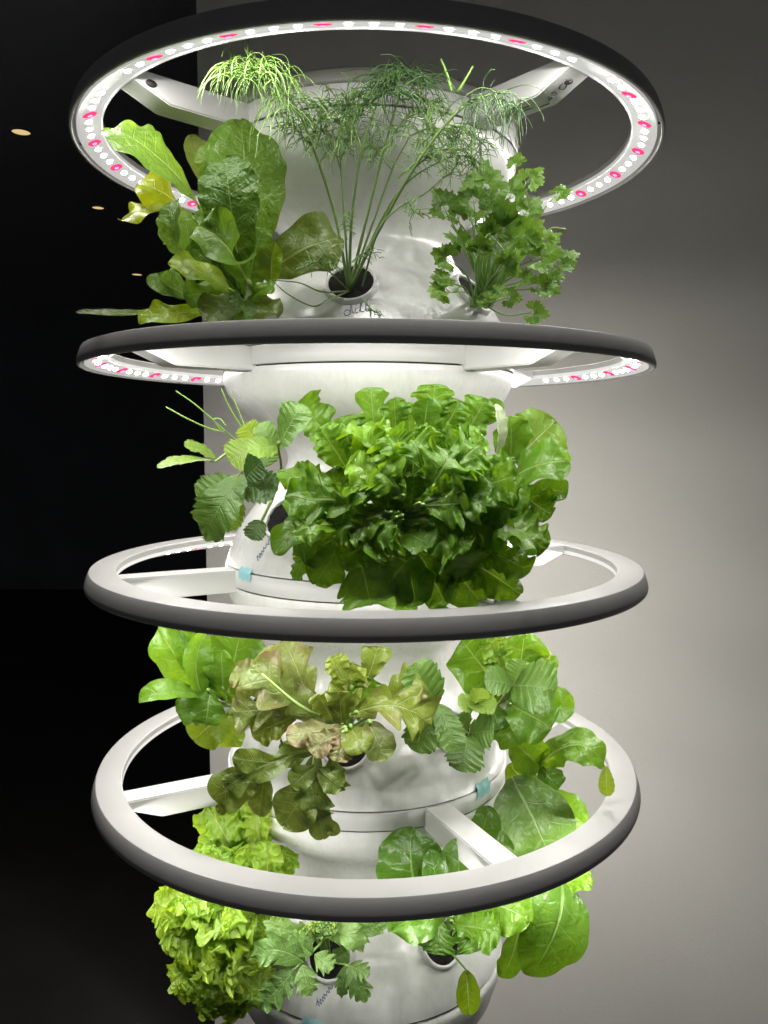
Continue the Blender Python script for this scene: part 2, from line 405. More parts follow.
def saw(x): x = x - math.floor(x); return x
TYPES = {                 # ea, eb: outline exponents; base: width kept at the foot; ang: how far the side runs tipwards; lobe: rounded lobes, lf per side
 'romaine': dict(ea=.72, eb=.55, base=.30, ang=14, cup=.14, ruf=.045, rf=5, edge=.025, ef=5, nu=48, nv=18, lump=.07),
 'loose':   dict(ea=.85, eb=.48, base=.24, ang=20, cup=.02, ruf=.18, rf=1.8, edge=.04, ef=2.5, nu=60, nv=22, lump=.14, lobe=.30, lf=3.0, ruf2=.085, rf2=6.5, rp=2.6, crk=.05),
 'frill':   dict(ea=.80, eb=.46, base=.25, ang=22, cup=.00, ruf=.17, rf=1.8, edge=.04, ef=2.5, nu=64, nv=24, lump=.16, lobe=.38, lf=2.7, ruf2=.05, rf2=4.5, rp=3),
 'soft':    dict(ea=.70, eb=.46, base=.22, ang=14, cup=.08, ruf=.20, rf=2.0, edge=.05, ef=2.5, nu=50, nv=20, lump=.12),
 'disc':    dict(ea=.60, eb=.48, base=.12, ang=10, cup=.18, ruf=.14, rf=2, edge=.04, ef=2.5, nu=36, nv=18, lump=.10),
 'spinach': dict(ea=.55, eb=.56, base=.16, ang=14, cup=.14, ruf=.09, rf=2.5, edge=.03, ef=4, nu=44, nv=20, lump=.11),
 'lollo':   dict(ea=.85, eb=.42, base=.25, ang=16, cup=.02, ruf=.17, rf=3.2, edge=.05, ef=5, nu=110, nv=28, lump=.18, lobe=.14, lf=4.5, ruf2=.13, rf2=8, rp=1.8, crk=.20),
 'oak':     dict(ea=.75, eb=.44, base=.20, ang=42, cup=.06, ruf=.13, rf=2.2, edge=.04, ef=5, nu=80, nv=20, lump=.10, lobe=.76, lf=3.1, lp=.7),
 'straw':   dict(ea=.50, eb=.50, base=.02, ang=28, cup=.12, ruf=.04, rf=2.5, edge=.03, ef=3, nu=84, nv=16, lump=.05, teeth=.17, tf=6.5, pleat=.016),
 'tomato':  dict(ea=.50, eb=.80, base=.02, ang=40, cup=.05, ruf=.07, rf=3, edge=.06, ef=3, nu=80, nv=14, lump=.08, teeth=.42, tf=3.4),
}
def pix(w, p):
    "size in metres of w pixels at point p"
    d = (p - CAM).dot(CR @ V((0, 0, -1)))
    return w * d / F
SEED = [11]
def leaf(parent, typ, b, t, w, mat, m=None, n=None, bow=.10, cup=None, curl=0, twist=0, seed=None, stalk=None, smat='pale', sr=.0016, name='leaf', label=None, fold=0, **over):
    """one blade, a mesh of its own. b, t, m = (px, py, Y): foot, tip, and a point half way; w = full width in pixels"""
    SEED[0] += 1
    rnd = random.Random(seed if seed is not None else SEED[0] * 7919)
    T = dict(TYPES[typ]); T.update(over)
    if cup is not None: T['cup'] = cup
    B = at(*b); E = at(*t); ln = (E - B).length
    if n is None: n = (rnd.uniform(-.35, .35), -1, rnd.uniform(.05, .6))
    n = V(n).normalized()
    Mi = at(*m) if m else (B + E) / 2 + n * ln * bow
    Q = Mi * 2 - (B + E) / 2
    W = pix(w, Mi) / 2
    off = V((rnd.uniform(0, 50), rnd.uniform(0, 50), rnd.uniform(0, 50)))
    p1, p2, p3, p4 = [rnd.uniform(0, 6.28) for _ in range(4)]
    nu, nv = T['nu'], T['nv']; a, bb = T['ea'], T['eb']; um = a / (a + bb); mx = um ** a * (1 - um) ** bb
    lobe, lf, teeth, tf = T.get('lobe', 0), T.get('lf', 1), T.get('teeth', 0), T.get('tf', 1)
    verts = []; uvs = []; tw0 = rnd.uniform(-.25, .25) + twist
    lph = [rnd.uniform(0, 1), rnd.uniform(0, 1)]
    for i in range(nu + 1):
        u = 1 - (1 - i / nu) ** 1.5; uu = min(u, .9998)
        P = B * (1 - u) ** 2 + Q * 2 * u * (1 - u) + E * u * u
        D = ((Q - B) * 2 * (1 - u) + (E - Q) * 2 * u).normalized()
        N = n - D * n.dot(D); N.normalize(); Sx = D.cross(N)
        if curl: P = P + N * curl * ln * u ** 3
        rt = Matrix.Rotation(tw0 * (u - .3), 3, D); N = rt @ N; Sx = rt @ Sx
        w0 = uu ** a * (1 - uu) ** bb / mx
        w0 = max(w0, T['base'] * (1 - u) ** .5 * (1 - max(0, u - .9) * 10))
        ang = R_(T['ang']) * (.6 + .6 * u) * (1 - u ** 2.5)
        for j in range(nv + 1):
            v = -1 + 2 * j / nv; s = 0 if v < 0 else 1; av = abs(v)
            ww = w0
            if lobe: 
                l = (math.sin(PI * (u * lf + lph[s] * .6 + .5 * noise.noise(V((u * 2.5, s * 5, 7)) + off))) ** 2) ** T.get('lp', .75)
                ww *= 1 - lobe * (1 - l) * min(1, u * 5) * (1 - .35 * u) * min(1, (1 - u) * 5)
            if teeth: ww *= 1 - teeth * (1 - saw(u * tf + .1 * s)) * (1 if u < .98 else 0)
            if T['edge']: ww *= 1 + T['edge'] * (math.sin(2 * PI * T['ef'] * u + (p1, p2)[s]) + .5 * noise.noise(V((u * T['ef'] * 1.2, s * 9, 0)) + off))
            x = W * ww * v
            q = P + Sx * x * math.cos(ang) + D * abs(x) * math.sin(ang)
            z = T['cup'] * W * w0 * (av ** 1.8) + fold * W * w0 * av
            e = av ** 2.4
            k = noise.noise(V((u * T['rf'] * 1.3, s * 7 + v * .6, 3)) + off)
            z += T['ruf'] * 2 * W * e * (.65 * math.sin(2 * PI * T['rf'] * u + (p3, p4)[s] + 1.2 * k) + .7 * k) * min(1, u * 4)
            if 'crk' in T: z += T['crk'] * W * noise.noise(V((u * 9, v * 5, 1)) + off) * min(1, u * 4)
            if 'ruf2' in T:
                z += T['ruf2'] * 2 * W * (av ** T.get('rp', 3.5)) * math.sin(2 * PI * T['rf2'] * u + (p2, p1)[s] + 2 * k)
                q = q + D * (.15 * T['ruf2'] * W * (av ** 3.5) * math.sin(2 * PI * T['rf2'] * u * .93 + (p4, p3)[s]))
            z += T['lump'] * 2 * W * noise.noise(q * 55 + off) * min(1, av * 3)
            if 'pleat' in T: z += T['pleat'] * W * math.cos(2 * PI * (tf * u - av * .55)) * min(1, av * 2.5)
            verts.append(q + N * z); uvs.append((u, j / nv))
    faces = []
    for i in range(nu):
        for j in range(nv):
            a0 = i * (nv + 1) + j
            faces.append((a0, a0 + 1, a0 + nv + 2, a0 + nv + 1))
    me = bpy.data.meshes.new(name)
    org = B.copy()
    base = parent_loc(parent)
    ev = [v - org for v in verts]; n_blade = len(faces); mi = [0] * n_blade
    if stalk is not None:
        bm = bmesh.new()
        s0 = at(*stalk[0]) if not isinstance(stalk[0], V) else stalk[0]
        pts = [s0] + [at(*p) for p in stalk[1:]] + [B, B * .82 + Mi * .18]
        tube(bm, spline(pts, 14), sr * 1.1, sr * .6, 6)
        bm.verts.ensure_lookup_table(); o0 = len(ev)
        ev += [v.co - org for v in bm.verts]
        bm.verts.index_update()
        for f in bm.faces: faces.append(tuple(o0 + v.index for v in f.verts)); mi.append(1)
        uvs += [(0, .5)] * len(bm.verts); bm.free()
    me.from_pydata(ev, [], faces)
    uvl = me.uv_layers.new(name='uv')
    for lp in me.loops: uvl.data[lp.index].uv = uvs[lp.vertex_index]
    for p in me.polygons: p.use_smooth = True; p.material_index = mi[p.index]
    me.materials.append(LM[mat]); me.materials.append(SM[smat])
    o = bpy.data.objects.new(name, me); C.objects.link(o); o.parent = parent; o.location = org - base
    if label: o['label'] = label
    return o
def stem(parent, pts, r0, r1, m, name='stem', n=20, sides=7):
    P = [p if isinstance(p, V) else at(*p) for p in pts]
    bm = bmesh.new(); base = parent_loc(parent)
    tube(bm, [q - base for q in spline(P, n)], r0, r1, sides)
    return obj(name, bm, m, parent)
def plant(name, label, cat, k, az, group=None):
    return thing(name, label, cat, CUP[(k, az)], group)
rng = random.Random(5)

# ------------------------------------------------------------------ romaine, top left
rom = plant('romaine_lettuce', 'upright romaine lettuce with long blistered leaves at the top left of the tower', 'lettuce plant', 0, -64)
c0 = (246, 303, -.105)
L = lambda *a, **k: leaf(rom, *a, **k)
L('romaine', (206, 215, -.10), (112, 128, -.17), 62, 'romaine_light', m=(163, 162, -.165), n=(.35, -.75, .6), stalk=[c0, (226, 268, -.10)], sr=.004, cup=.10, eb=.34, ea=.62)
L('romaine', (246, 268, -.125), (240, 120, -.150), 82, 'romaine', m=(246, 190, -.158), n=(.25, -1, .1), stalk=[c0], sr=.004, cup=.08)
L('romaine', (240, 275, -.15), (226, 158, -.190), 64, 'romaine', m=(231, 208, -.196), n=(-.2, -1, .1), stalk=[c0], sr=.004, cup=.12)
L('soft', (249, 286, -.175), (198, 226, -.215), 50, 'romaine_light', m=(226, 246, -.215), n=(-.3, -1, .75), stalk=[c0], sr=.004, fold=.2)
L('romaine', (196, 272, -.14), (180, 198, -.17), 36, 'romaine', m=(176, 236, -.175), n=(-.7, -.9, .1), stalk=[c0, (224, 290, -.12)], fold=.35)
L('romaine', (190, 268, -.15), (184, 210, -.16), 22, 'romaine_light', n=(.5, -1, .1), stalk=[c0, (224, 290, -.12)])
L('soft', (192, 220, -.07), (140, 184, -.12), 46, 'yellow', m=(168, 196, -.115), n=(.1, -1, .5), stalk=[c0, (222, 262, -.09)])
L('soft', (178, 214, -.09), (123, 222, -.13), 36, 'yellow', m=(150, 208, -.125), n=(-.2, -.9, .8), stalk=[c0, (218, 258, -.09)])
L('soft', (196, 250, -.08), (170, 222, -.11), 40, 'yellow', n=(0, -1, .4), stalk=[c0])
L('romaine', (214, 196, -.09), (190, 136, -.10), 28, 'dull', n=(.3, -1, .2))
L('romaine', (218, 190, -.095), (204, 145, -.105), 26, 'yellowgreen', n=(-.3, -1, .2))
L('romaine', (202, 300, -.15), (157, 273, -.195), 38, 'romaine', m=(170, 287, -.185), n=(.2, -1, .5), stalk=[c0], fold=.3)
L('romaine', (192, 305, -.13), (76, 312, -.20), 17, 'dull', m=(136, 315, -.175), n=(0, -.5, 1), stalk=[c0], fold=.3)
L('soft', (215, 312, -.16), (138, 316, -.20), 30, 'yellowgreen', m=(172, 313, -.20), n=(0, -1, .6), stalk=[c0])
L('soft', (262, 276, -.15), (340, 240, -.175), 64, 'dull', m=(304, 248, -.178), n=(-.1, -1, .2), stalk=[c0], ruf=.06, edge=.05)
L('spinach', (272, 286, -.17), (275, 242, -.19), 30, 'yellowgreen', n=(-.3, -1, .25), stalk=[c0], fold=.25)
L('soft', (234, 292, -.17), (168, 262, -.205), 30, 'yellowgreen', n=(.1, -1, .6), stalk=[c0])
L('soft', (246, 300, -.18), (206, 322, -.215), 44, 'dull', n=(0, -1, .7))
L('soft', (250, 300, -.175), (232, 326, -.21), 34, 'romaine', n=(.2, -1, .7))
L('soft', (248, 302, -.17), (274, 286, -.185), 22, 'butter', n=(0, -1, .5))
L('romaine', (238, 285, -.14), (212, 190, -.15), 44, 'romaine', n=(.4, -1, .1), stalk=[c0])

L('soft', (238, 292, -.135), (190, 246, -.155), 50, 'romaine_light', n=(.1, -1, .3), stalk=[c0])
L('romaine', (240, 290, -.13), (204, 206, -.145), 50, 'romaine', n=(.1, -1, .2), stalk=[c0])
L('soft', (236, 300, -.16), (184, 296, -.195), 40, 'romaine_light', n=(.2, -1, .5), stalk=[c0])
L('romaine', (246, 296, -.15), (262, 228, -.168), 40, 'romaine_light', n=(.1, -1, .2), stalk=[c0])
L('soft', (248, 298, -.165), (276, 316, -.19), 34, 'dull', n=(.1, -1, .6))

# ------------------------------------------------------------------ dill
dill = plant('dill_plant', 'feathery dill with tall thin stems rising from the middle hole of the top tier', 'herb plant', 0, -6)
dbase = parent_loc(dill)
DB = at(349, 291, -.140)
def thread(bm, p, d, ln, droop, r=.00070, n=5):
    pts = []; q = p.copy(); d = d.normalized()
    for i in range(n + 1):
        pts.append(q - dbase); q = q + d * ln / n
        d = (d + V((rng.uniform(-.28, .28), rng.uniform(-.2, .2), -droop / n + rng.uniform(-.2, .2)))).normalized()
    tube(bm, pts, r, r * .45, 3, cap=False)
    return q
def rv(): return V((rng.gauss(0, 1), rng.gauss(0, .7), rng.gauss(0, 1))).normalized()
def frond(bm, pts, n, ln, droop, spread=1.0, back=.25, r=.00062, lift=.0):
    "threads in little tufts along a rachis"
    S_ = spline(pts, 24)
    tube(bm, [q - dbase for q in S_], r * 1.5, r * .8, 4, cap=False)
    for i in range(n):
        f = rng.uniform(.12, 1) ** .8; k = min(int(f * 24), 23)
        p = S_[k]; tn = (S_[k + 1] - S_[k]).normalized()
        d = (tn * rng.uniform(.2, 1.0) + rv() * spread + V((0, 0, lift))).normalized()
        q = thread(bm, p, d, ln * rng.uniform(.35, .75), droop, r, 4)
        for _ in range(rng.choice((1, 2, 2, 3))):
            thread(bm, p + (q - p) * rng.uniform(.35, 1), (d + rv() * .9 + V((0, 0, -droop * .4))).normalized(), ln * rng.uniform(.3, .6), droop, r * .85, 4)
stemsP = [
 [DB, (335, 215, -.160), (314, 150, -.185), (296, 108, -.205), (262, 66, -.225), (246, 50, -.230)],
 [DB, (352, 215, -.165), (362, 150, -.190), (374, 112, -.200), (388, 80, -.205)],
 [DB, (366, 220, -.160), (384, 150, -.180), (398, 100, -.195), (408, 72, -.200)],
 [DB, (378, 232, -.170), (414, 168, -.200), (446, 124, -.215), (474, 100, -.225), (506, 92, -.230)],
 [DB, (345, 230, -.160), (341, 170, -.175), (338, 128, -.190)],
 [DB, (372, 225, -.155), (392, 170, -.170), (410, 136, -.185)],
 [(362, 286, -.150), (378, 232, -.185), (398, 208, -.190), (424, 194, -.190), (443, 178, -.195)],
 [DB, (384, 215, -.160), (410, 180, -.175), (446, 158, -.190)],
]
for i, P in enumerate(stemsP):
    stem(dill, P, (.0016, .0015, .0016, .0018, .0011, .0013, .0010, .0011)[i], .0006, SM['dill'], n=26)
for P in ([DB, (322, 292, -.175), (300, 283, -.185), (272, 280, -.190)], [DB, (328, 300, -.180), (312, 306, -.185), (288, 294, -.190), (274, 282, -.190)], [DB, (330, 272, -.165), (318, 262, -.18)]):
    stem(dill, P, .0010, .0005, SM['dill'], n=20, sides=5)
# drooping tufts
bm = bmesh.new()
ap = at(248, 58, -.232)
for i in range(105):
    a = rng.uniform(0, 2 * PI)
    p = at(rng.uniform(230, 268), 66 + rng.uniform(-6, 14), -.23 + rng.uniform(-.02, .02))
    d = V((math.cos(a) * 1.2, math.sin(a) * .7, rng.uniform(.1, .95)))
    thread(bm, p, d, rng.uniform(.022, .050), rng.uniform(2.4, 4.8), .00060, 9)
for i in range(40): thread(bm, at(rng.uniform(268, 296), rng.uniform(68, 108), -.22), V((rng.uniform(-.5, .9), rng.uniform(-.5, .5), rng.uniform(-.6, .3))), rng.uniform(.025, .05), 1.8, .0007, 6)
for i in range(3): thread(bm, ap, V((rng.uniform(-.2, .2), 0, 1)), .016, .1, .0006)
obj('fronds', bm, SM['thread_light'], dill)
bm = bmesh.new()
for (x, y) in ((384, 80), (400, 76), (412, 74), (425, 82), (378, 92), (392, 90)):
    for i in range(26):
        a = rng.uniform(0, 2 * PI)
        p = at(x + rng.uniform(-6, 6), y + rng.uniform(-5, 6), -.205 + rng.uniform(-.015, .012))
        thread(bm, p, V((math.cos(a) * 1.2, math.sin(a) * .7, rng.uniform(-.1, .8))), rng.uniform(.020, .044), rng.uniform(1.0, 3.0), .00062, 7)
for (x, y) in ((470, 102), (488, 98), (502, 96), (514, 104)):
    for i in range(17):
        p = at(x + rng.uniform(-9, 9), y + rng.uniform(-5, 4), -.226 + rng.uniform(-.012, .012))
        thread(bm, p, V((rng.uniform(-.6, .5), rng.uniform(-.5, .5), rng.uniform(-.8, .3))), rng.uniform(.020, .046), rng.uniform(1.0, 2.6), .00062, 7)
obj('fronds', bm, SM['thread_dark'], dill)
bm = bmesh.new()
for P, nn, ln in (
  ([(312, 146, -.185), (296, 130, -.195), (284, 122, -.20)], 30, .022), ([(312, 146, -.185), (318, 120, -.195), (322, 98, -.20)], 34, .022),
  ([(318, 165, -.18), (338, 135, -.19), (346, 104, -.195)], 40, .024), ([(341, 170, -.175), (330, 140, -.18), (306, 116, -.19)], 34, .022),
  ([(341, 160, -.175), (352, 130, -.185), (358, 110, -.19)], 30, .024), ([(362, 150, -.19), (352, 120, -.195), (346, 96, -.20)], 30, .022),
  ([(384, 150, -.18), (400, 125, -.19), (424, 108, -.195)], 40, .026), ([(398, 100, -.195), (420, 98, -.20), (440, 106, -.205)], 34, .024),
  ([(410, 136, -.185), (430, 128, -.195), (452, 132, -.20)], 40, .026), ([(414, 168, -.2), (440, 150, -.205), (470, 150, -.21)], 42, .024),
  ([(446, 124, -.215), (462, 128, -.215), (486, 146, -.215)], 30, .022), ([(446, 158, -.19), (466, 156, -.20), (478, 164, -.20)], 20, .020),
  ([(443, 178, -.195), (452, 172, -.2), (458, 160, -.2)], 14, .018), ([(420, 195, -.19), (410, 206, -.195), (424, 218, -.2)], 12, .016),
  ([(374, 112, -.20), (364, 100, -.205), (360, 92, -.205)], 22, .020), ([(392, 170, -.17), (376, 150, -.175), (366, 142, -.18)], 26, .020),
  ([(347, 240, -.165), (344, 222, -.17), (347, 212, -.17)], 14, .012), ([(352, 262, -.165), (362, 254, -.175), (374, 250, -.175)], 10, .016),
  ([(296, 270, -.19), (316, 262, -.19), (332, 262, -.19)], 20, .014), ([(364, 300, -.19), (372, 310, -.2), (378, 313, -.2)], 7, .012), ([(398, 178, -.18), (420, 158, -.19), (430, 140, -.19)], 24, .022)):
    frond(bm, [at(*p) for p in P], nn, ln, 1.0)
for i in range(46):
    thread(bm, at(rng.uniform(292, 330), rng.uniform(82, 150), -.195), rv(), rng.uniform(.015, .032), 1.4, .0006, 5)
obj('fronds', bm, SM['thread'], dill)
for P in ([(452, 92, -.215), (447, 74, -.22), (441, 59, -.222)], [(458, 92, -.215), (465, 80, -.22), (473, 66, -.222)]):
    stem(dill, P, .0013, .0008, SM['green'], n=10, sides=5)

# ------------------------------------------------------------------ cilantro
cil = plant('cilantro_plant', 'leafy cilantro with lobed leaflets on thin stems at the right of the top tier', 'herb plant', 0, 54)
def fan(bm, uvl, p, ax, nn, size, base):
    ax = ax.normalized(); nn = (nn - ax * nn.dot(ax)).normalized(); sx = ax.cross(nn)
    na, nr = 40, 5; off = V((rng.uniform(0, 40),) * 3); rows = []; cupk = rng.uniform(-.15, .28); droop = rng.uniform(0, .3)
    for i in range(na + 1):
        f = -1 + 2 * i / na; th = f * R_(112)
        lob = .70 + .30 * abs(math.cos(1.5 * PI * f)) ** .6
        tooth = 1 + .10 * math.sin(f * 30 + off.x) * (1 if abs(f) < .97 else 0)
        R = size * lob * tooth * (1 - .22 * abs(f))
        row = []
        for j in range(nr + 1):
            q = j / nr
            x = math.sin(th) * R * q; y = math.cos(th) * R * q + size * .06
            z = cupk * size * q * q * abs(f) + size * .16 * q * noise.noise(V((f * 2.2, q, 0)) + off) * 2 - droop * size * max(0, y / size) ** 2
            row.append(bm.verts.new(p + sx * x + ax * y + nn * z - base))
        rows.append(row)
    for i in range(na):
        for j in range(nr):
            if j == 0: vs = (rows[i][0], rows[i][1], rows[i + 1][1]); us = ((0, .5), (.2, (i) / na), (.2, (i + 1) / na))
            else: vs = (rows[i][j], rows[i][j + 1], rows[i + 1][j + 1], rows[i + 1][j]); us = ((j / nr, i / na), ((j + 1) / nr, i / na), ((j + 1) / nr, (i + 1) / na), (j / nr, (i + 1) / na))
            try: fc = bm.faces.new(vs)
            except ValueError: continue
            for lp, uvv in zip(fc.loops, us): lp[uvl].uv = uvv
def sprig(parent, root, mid, tip, size, m='cilantro', spread=1.0, lean=None):
    base = parent_loc(parent); bm = bmesh.new(); uvl = bm.loops.layers.uv.new('uv')
    P = at(*tip); q0 = root if isinstance(root, V) else at(*root); pts = [q0] + [at(*a) for a in mid] + [P]
    sp = spline(pts, 18); tube(bm, [q - base for q in sp], .0011, .0006, 5, 1)
    d = (sp[-1] - sp[-3]).normalized()
    if lean: d = (d + V(lean)).normalized()
    s = pix(size, P) * .54
    nn = V((rng.uniform(-.5, .5), -1, rng.uniform(.1, .9)))
    for a in (0, 68 * spread, -68 * spread):
        dd = Matrix.Rotation(R_(a + rng.uniform(-14, 14)), 3, nn.normalized()) @ d
        st = P + dd * s * (.55 if a == 0 else .32)
        tube(bm, [P - base, st - base], .0005, .0004, 4, 1)
        fan(bm, uvl, st, dd, nn + rv() * .35, s * (1.0 if a == 0 else .88), base)
    o = obj('leaf', bm, [LM[m], SM['green']], parent); return o
CB = at(480, 306, -.105)
def cb(): return at(480 + rng.uniform(-10, 12), 304 + rng.uniform(-5, 4), -.105 + rng.uniform(-.012, .012))
for tx, ty, Y, sz, ln in (
  (484, 182, -.13, 34, 0), (474, 196, -.14, 30, 0), (446, 204, -.16, 30, -.6), (458, 214, -.15, 20, .4), (500, 224, -.16, 38, 0), (526, 176, -.12, 26, .8), (516, 162, -.11, 18, 0),
  (510, 192, -.125, 28, 0), (524, 208, -.12, 28, .4), (519, 232, -.15, 34, .5), (464, 242, -.17, 34, -.5), (450, 254, -.18, 26, -1), (478, 248, -.17, 28, .2), (502, 260, -.175, 34, .3),
  (530, 252, -.15, 36, .7), (554, 256, -.14, 32, 1), (543, 236, -.13, 24, .6), (549, 276, -.13, 20, .2), (536, 282, -.15, 28, .4), (520, 277, -.16, 20, 0), (450, 284, -.19, 34, -.8),
  (445, 276, -.185, 24, -.6), (472, 216, -.15, 20, 0), (492, 208, -.14, 28, 0), (508, 240, -.17, 28, .4), (488, 232, -.165, 26, -.2), (494, 206, -.12, 26, .2)):
    r0 = cb(); mx_ = (480 + (tx - 480) * .42, 304 + (ty - 304) * .55, (Y - .105) / 2 - .01)
    sprig(cil, r0, [mx_], (tx, ty + sz * .25, Y), sz, lean=(ln * .5, 0, .2))
for tx, ty, Y, sz, mid in ((507, 298, -.17, 18, (492, 302, -.15)), (495, 294, -.18, 20, (486, 300, -.15)), (530, 313, -.17, 22, (505, 315, -.15)), (483, 300, -.17, 18, (481, 304, -.13)), (556, 194, -.11, 20, (522, 240, -.11))):
    sprig(cil, cb(), [mid], (tx, ty, Y), sz, lean=(.8, 0, -.2))
stem(cil, [CB, (520, 262, -.12), (548, 230, -.11), (566, 229, -.11)], .0009, .0005, SM['pale'], n=14, sides=5)
for i in range(16):
    x = 470 + i * 2.6
    stem(cil, [cb(), (x + rng.uniform(-8, 14), 262, -.13 - rng.uniform(0, .04)), (x + rng.uniform(-20, 26), 225, -.14)], .0013, .0008, SM['green'], n=12, sides=5)

# ------------------------------------------------------------------ strawberry, second tier
sb = plant('strawberry_plant', 'strawberry plant with toothed leaflets and long runners left of the big green lettuce', 'strawberry plant', 1, -38)
L = lambda *a, **k: leaf(sb, *a, **k)
s0 = (272, 500, -.155)
L('straw', (240, 474, -.17), (204, 536, -.185), 56, 'straw', m=(220, 506, -.196), n=(-.25, -1, .35), stalk=[s0, (255, 470, -.15)], smat='red')
L('straw', (240, 482, -.165), (198, 498, -.175), 40, 'straw', n=(-.3, -1, .4))
L('straw', (236, 490, -.16), (226, 530, -.165), 34, 'straw_light', n=(.2, -1, .3))
L('straw', (240, 488, -.172), (278, 490, -.195), 42, 'straw_dark', n=(.2, -1, .4))
L('straw', (246, 478, -.18), (262, 462, -.195), 36, 'straw_dark', n=(.1, -1, .4))
L('straw', (278, 446, -.20), (302, 404, -.225), 42, 'straw', m=(290, 424, -.225), n=(-.2, -1, .4), stalk=[s0, (281, 470, -.18)], smat='red', sr=.0014)
L('straw', (278, 447, -.20), (248, 452, -.22), 32, 'straw_light', n=(.1, -1, .6))
L('straw', (276, 449, -.198), (258, 424, -.20), 28, 'straw', n=(.3, -1, .4))
L('straw', (258, 446, -.16), (230, 462, -.17), 40, 'straw_light', n=(0, -1, .4), stalk=[s0, (264, 470, -.15)], smat='red')
L('straw', (258, 446, -.15), (244, 424, -.16), 30, 'yellowgreen', n=(0, -1, .5))
L('straw', (258, 446, -.165), (268, 466, -.18), 34, 'straw', n=(.2, -1, .4))
L('straw', (216, 461, -.15), (157, 467, -.19), 22, 'straw_light', m=(186, 460, -.18), n=(-.1, -.6, 1), stalk=[s0, (240, 452, -.15)])
L('straw', (216, 458, -.145), (184, 446, -.165), 26, 'straw_light', n=(-.2, -.8, .9))
L('straw', (262, 520, -.19), (252, 540, -.20), 26, 'straw_dark', n=(0, -1, .4), stalk=[s0])
for P, mt in (([s0, (250, 455, -.13), (222, 428, -.14), (196, 405, -.155), (176, 391, -.16)], 'green'), ([(224, 432, -.14), (208, 428, -.145), (186, 418, -.16), (166, 407, -.165)], 'green'),
          ([s0, (256, 450, -.12), (232, 412, -.12), (221, 388, -.12)], 'green'), ([s0, (262, 460, -.13), (244, 424, -.12), (231, 390, -.11)], 'green'), ([(222, 432, -.14), (214, 420, -.15), (220, 419, -.15), (226, 426, -.15)], 'pale'),
          ([s0, (262, 470, -.165), (253, 432, -.18)], 'red')):
    stem(sb, P, .0011, .0006, SM[mt], n=18, sides=5, name='runner' if mt != 'red' else 'stem')

# ------------------------------------------------------------------ big lettuce, second tier
let = plant('leaf_lettuce', 'large bushy green leaf lettuce filling the front of the second tier', 'lettuce plant', 1, 8)
L = lambda *a, **k: leaf(let, *a, **k)
h0 = (392, 520, -.165)
def HL(typ, b, t, w, mat, Y0=-.19, Y1=-.235, **k):
    k.setdefault('stalk', [h0]); k.setdefault('sr', .0026)
    if 'm' in k: k['m'] = (*k['m'], (Y0 + Y1) / 2 - .014)
    L(typ, (*b, Y0), (*t, Y1), w, mat, **k)
HL('oak', (357, 548), (371, 606), 78, 'lettuce_dark', -.215, -.225, m=(364, 574), n=(0, -1, .2), lobe=.28, cup=-.06)
HL('loose', (352, 530), (316, 584), 44, 'lettuce_dark', -.205, -.222, n=(-.1, -1, .3), cup=-.1)
HL('loose', (318, 535), (296, 580), 22, 'lettuce_dark', -.195, -.205, n=(-.5, -1, .2))
HL('disc', (318, 512), (274, 554), 32, 'lettuce', -.20, -.225, n=(-.3, -1, .5))
HL('loose', (360, 524), (284, 496), 48, 'lettuce', -.20, -.235, m=(322, 505), n=(0, -1, .7))
HL('loose', (352, 528), (292, 534), 36, 'butter', -.21, -.245, m=(322, 524), n=(.1, -1, .8))
HL('loose', (358, 500), (280, 472), 44, 'lettuce', -.19, -.215, m=(322, 484), n=(.1, -1, .7))
HL('loose', (334, 444), (298, 402), 48, 'lettuce_dark', -.18, -.20, n=(.1, -1, .3))
HL('loose', (350, 474), (320, 428), 44, 'lettuce', -.195, -.225, n=(-.1, -1, .5))
HL('loose', (352, 466), (342, 416), 44, 'lettuce', -.185, -.205, n=(.2, -1, .5))
HL('oak', (376, 456), (371, 387), 40, 'lettuce', -.185, -.205, n=(0, -1, .4), lobe=.45)
HL('loose', (396, 446), (394, 398), 32, 'lettuce', -.18, -.205, n=(.1, -1, .5))
HL('disc', (388, 428), (364, 446), 32, 'butter', -.205, -.235, n=(.1, -1, .4))
HL('disc', (362, 482), (352, 456), 32, 'butter', -.205, -.23, n=(-.1, -1, .6))
HL('loose', (430, 442), (435, 384), 46, 'lettuce', -.18, -.205, n=(0, -1, .5))
HL('disc', (424, 430), (428, 398), 30, 'lettuce_dark', -.20, -.215, n=(0, -1, .5))
HL('loose', (440, 440), (460, 400), 34, 'lettuce', -.18, -.20, n=(.1, -1, .4))
HL('loose', (455, 452), (486, 398), 46, 'lettuce_dark', -.175, -.195, n=(.2, -1, .3))
HL('disc', (484, 425), (495, 398), 24, 'lettuce_dark', -.17, -.19, n=(.2, -1, .3))
HL('romaine', (494, 460), (495, 404), 16, 'pale', -.20, -.215, n=(.9, -1, .2), fold=.5)
HL('spinach', (510, 462), (510, 416), 42, 'lettuce_dark', -.165, -.185, n=(.1, -1, .3))
HL('spinach', (514, 462), (556, 420), 62, 'chard', -.15, -.175, n=(.1, -1, .4))
HL('spinach', (498, 486), (570, 462), 56, 'lettuce', -.17, -.205, m=(536, 466), n=(.2, -.8, .8))
HL('disc', (532, 490), (568, 492), 32, 'lettuce_dark', -.18, -.20, n=(.4, -1, .3))
HL('loose', (500, 488), (552, 516), 46, 'lettuce', -.185, -.215, n=(.2, -1, .5))
HL('loose', (450, 502), (518, 476), 60, 'lettuce', -.20, -.24, n=(.1, -1, .6))
HL('loose', (450, 522), (550, 544), 56, 'lettuce', -.20, -.245, m=(500, 524), n=(.1, -.9, .8))
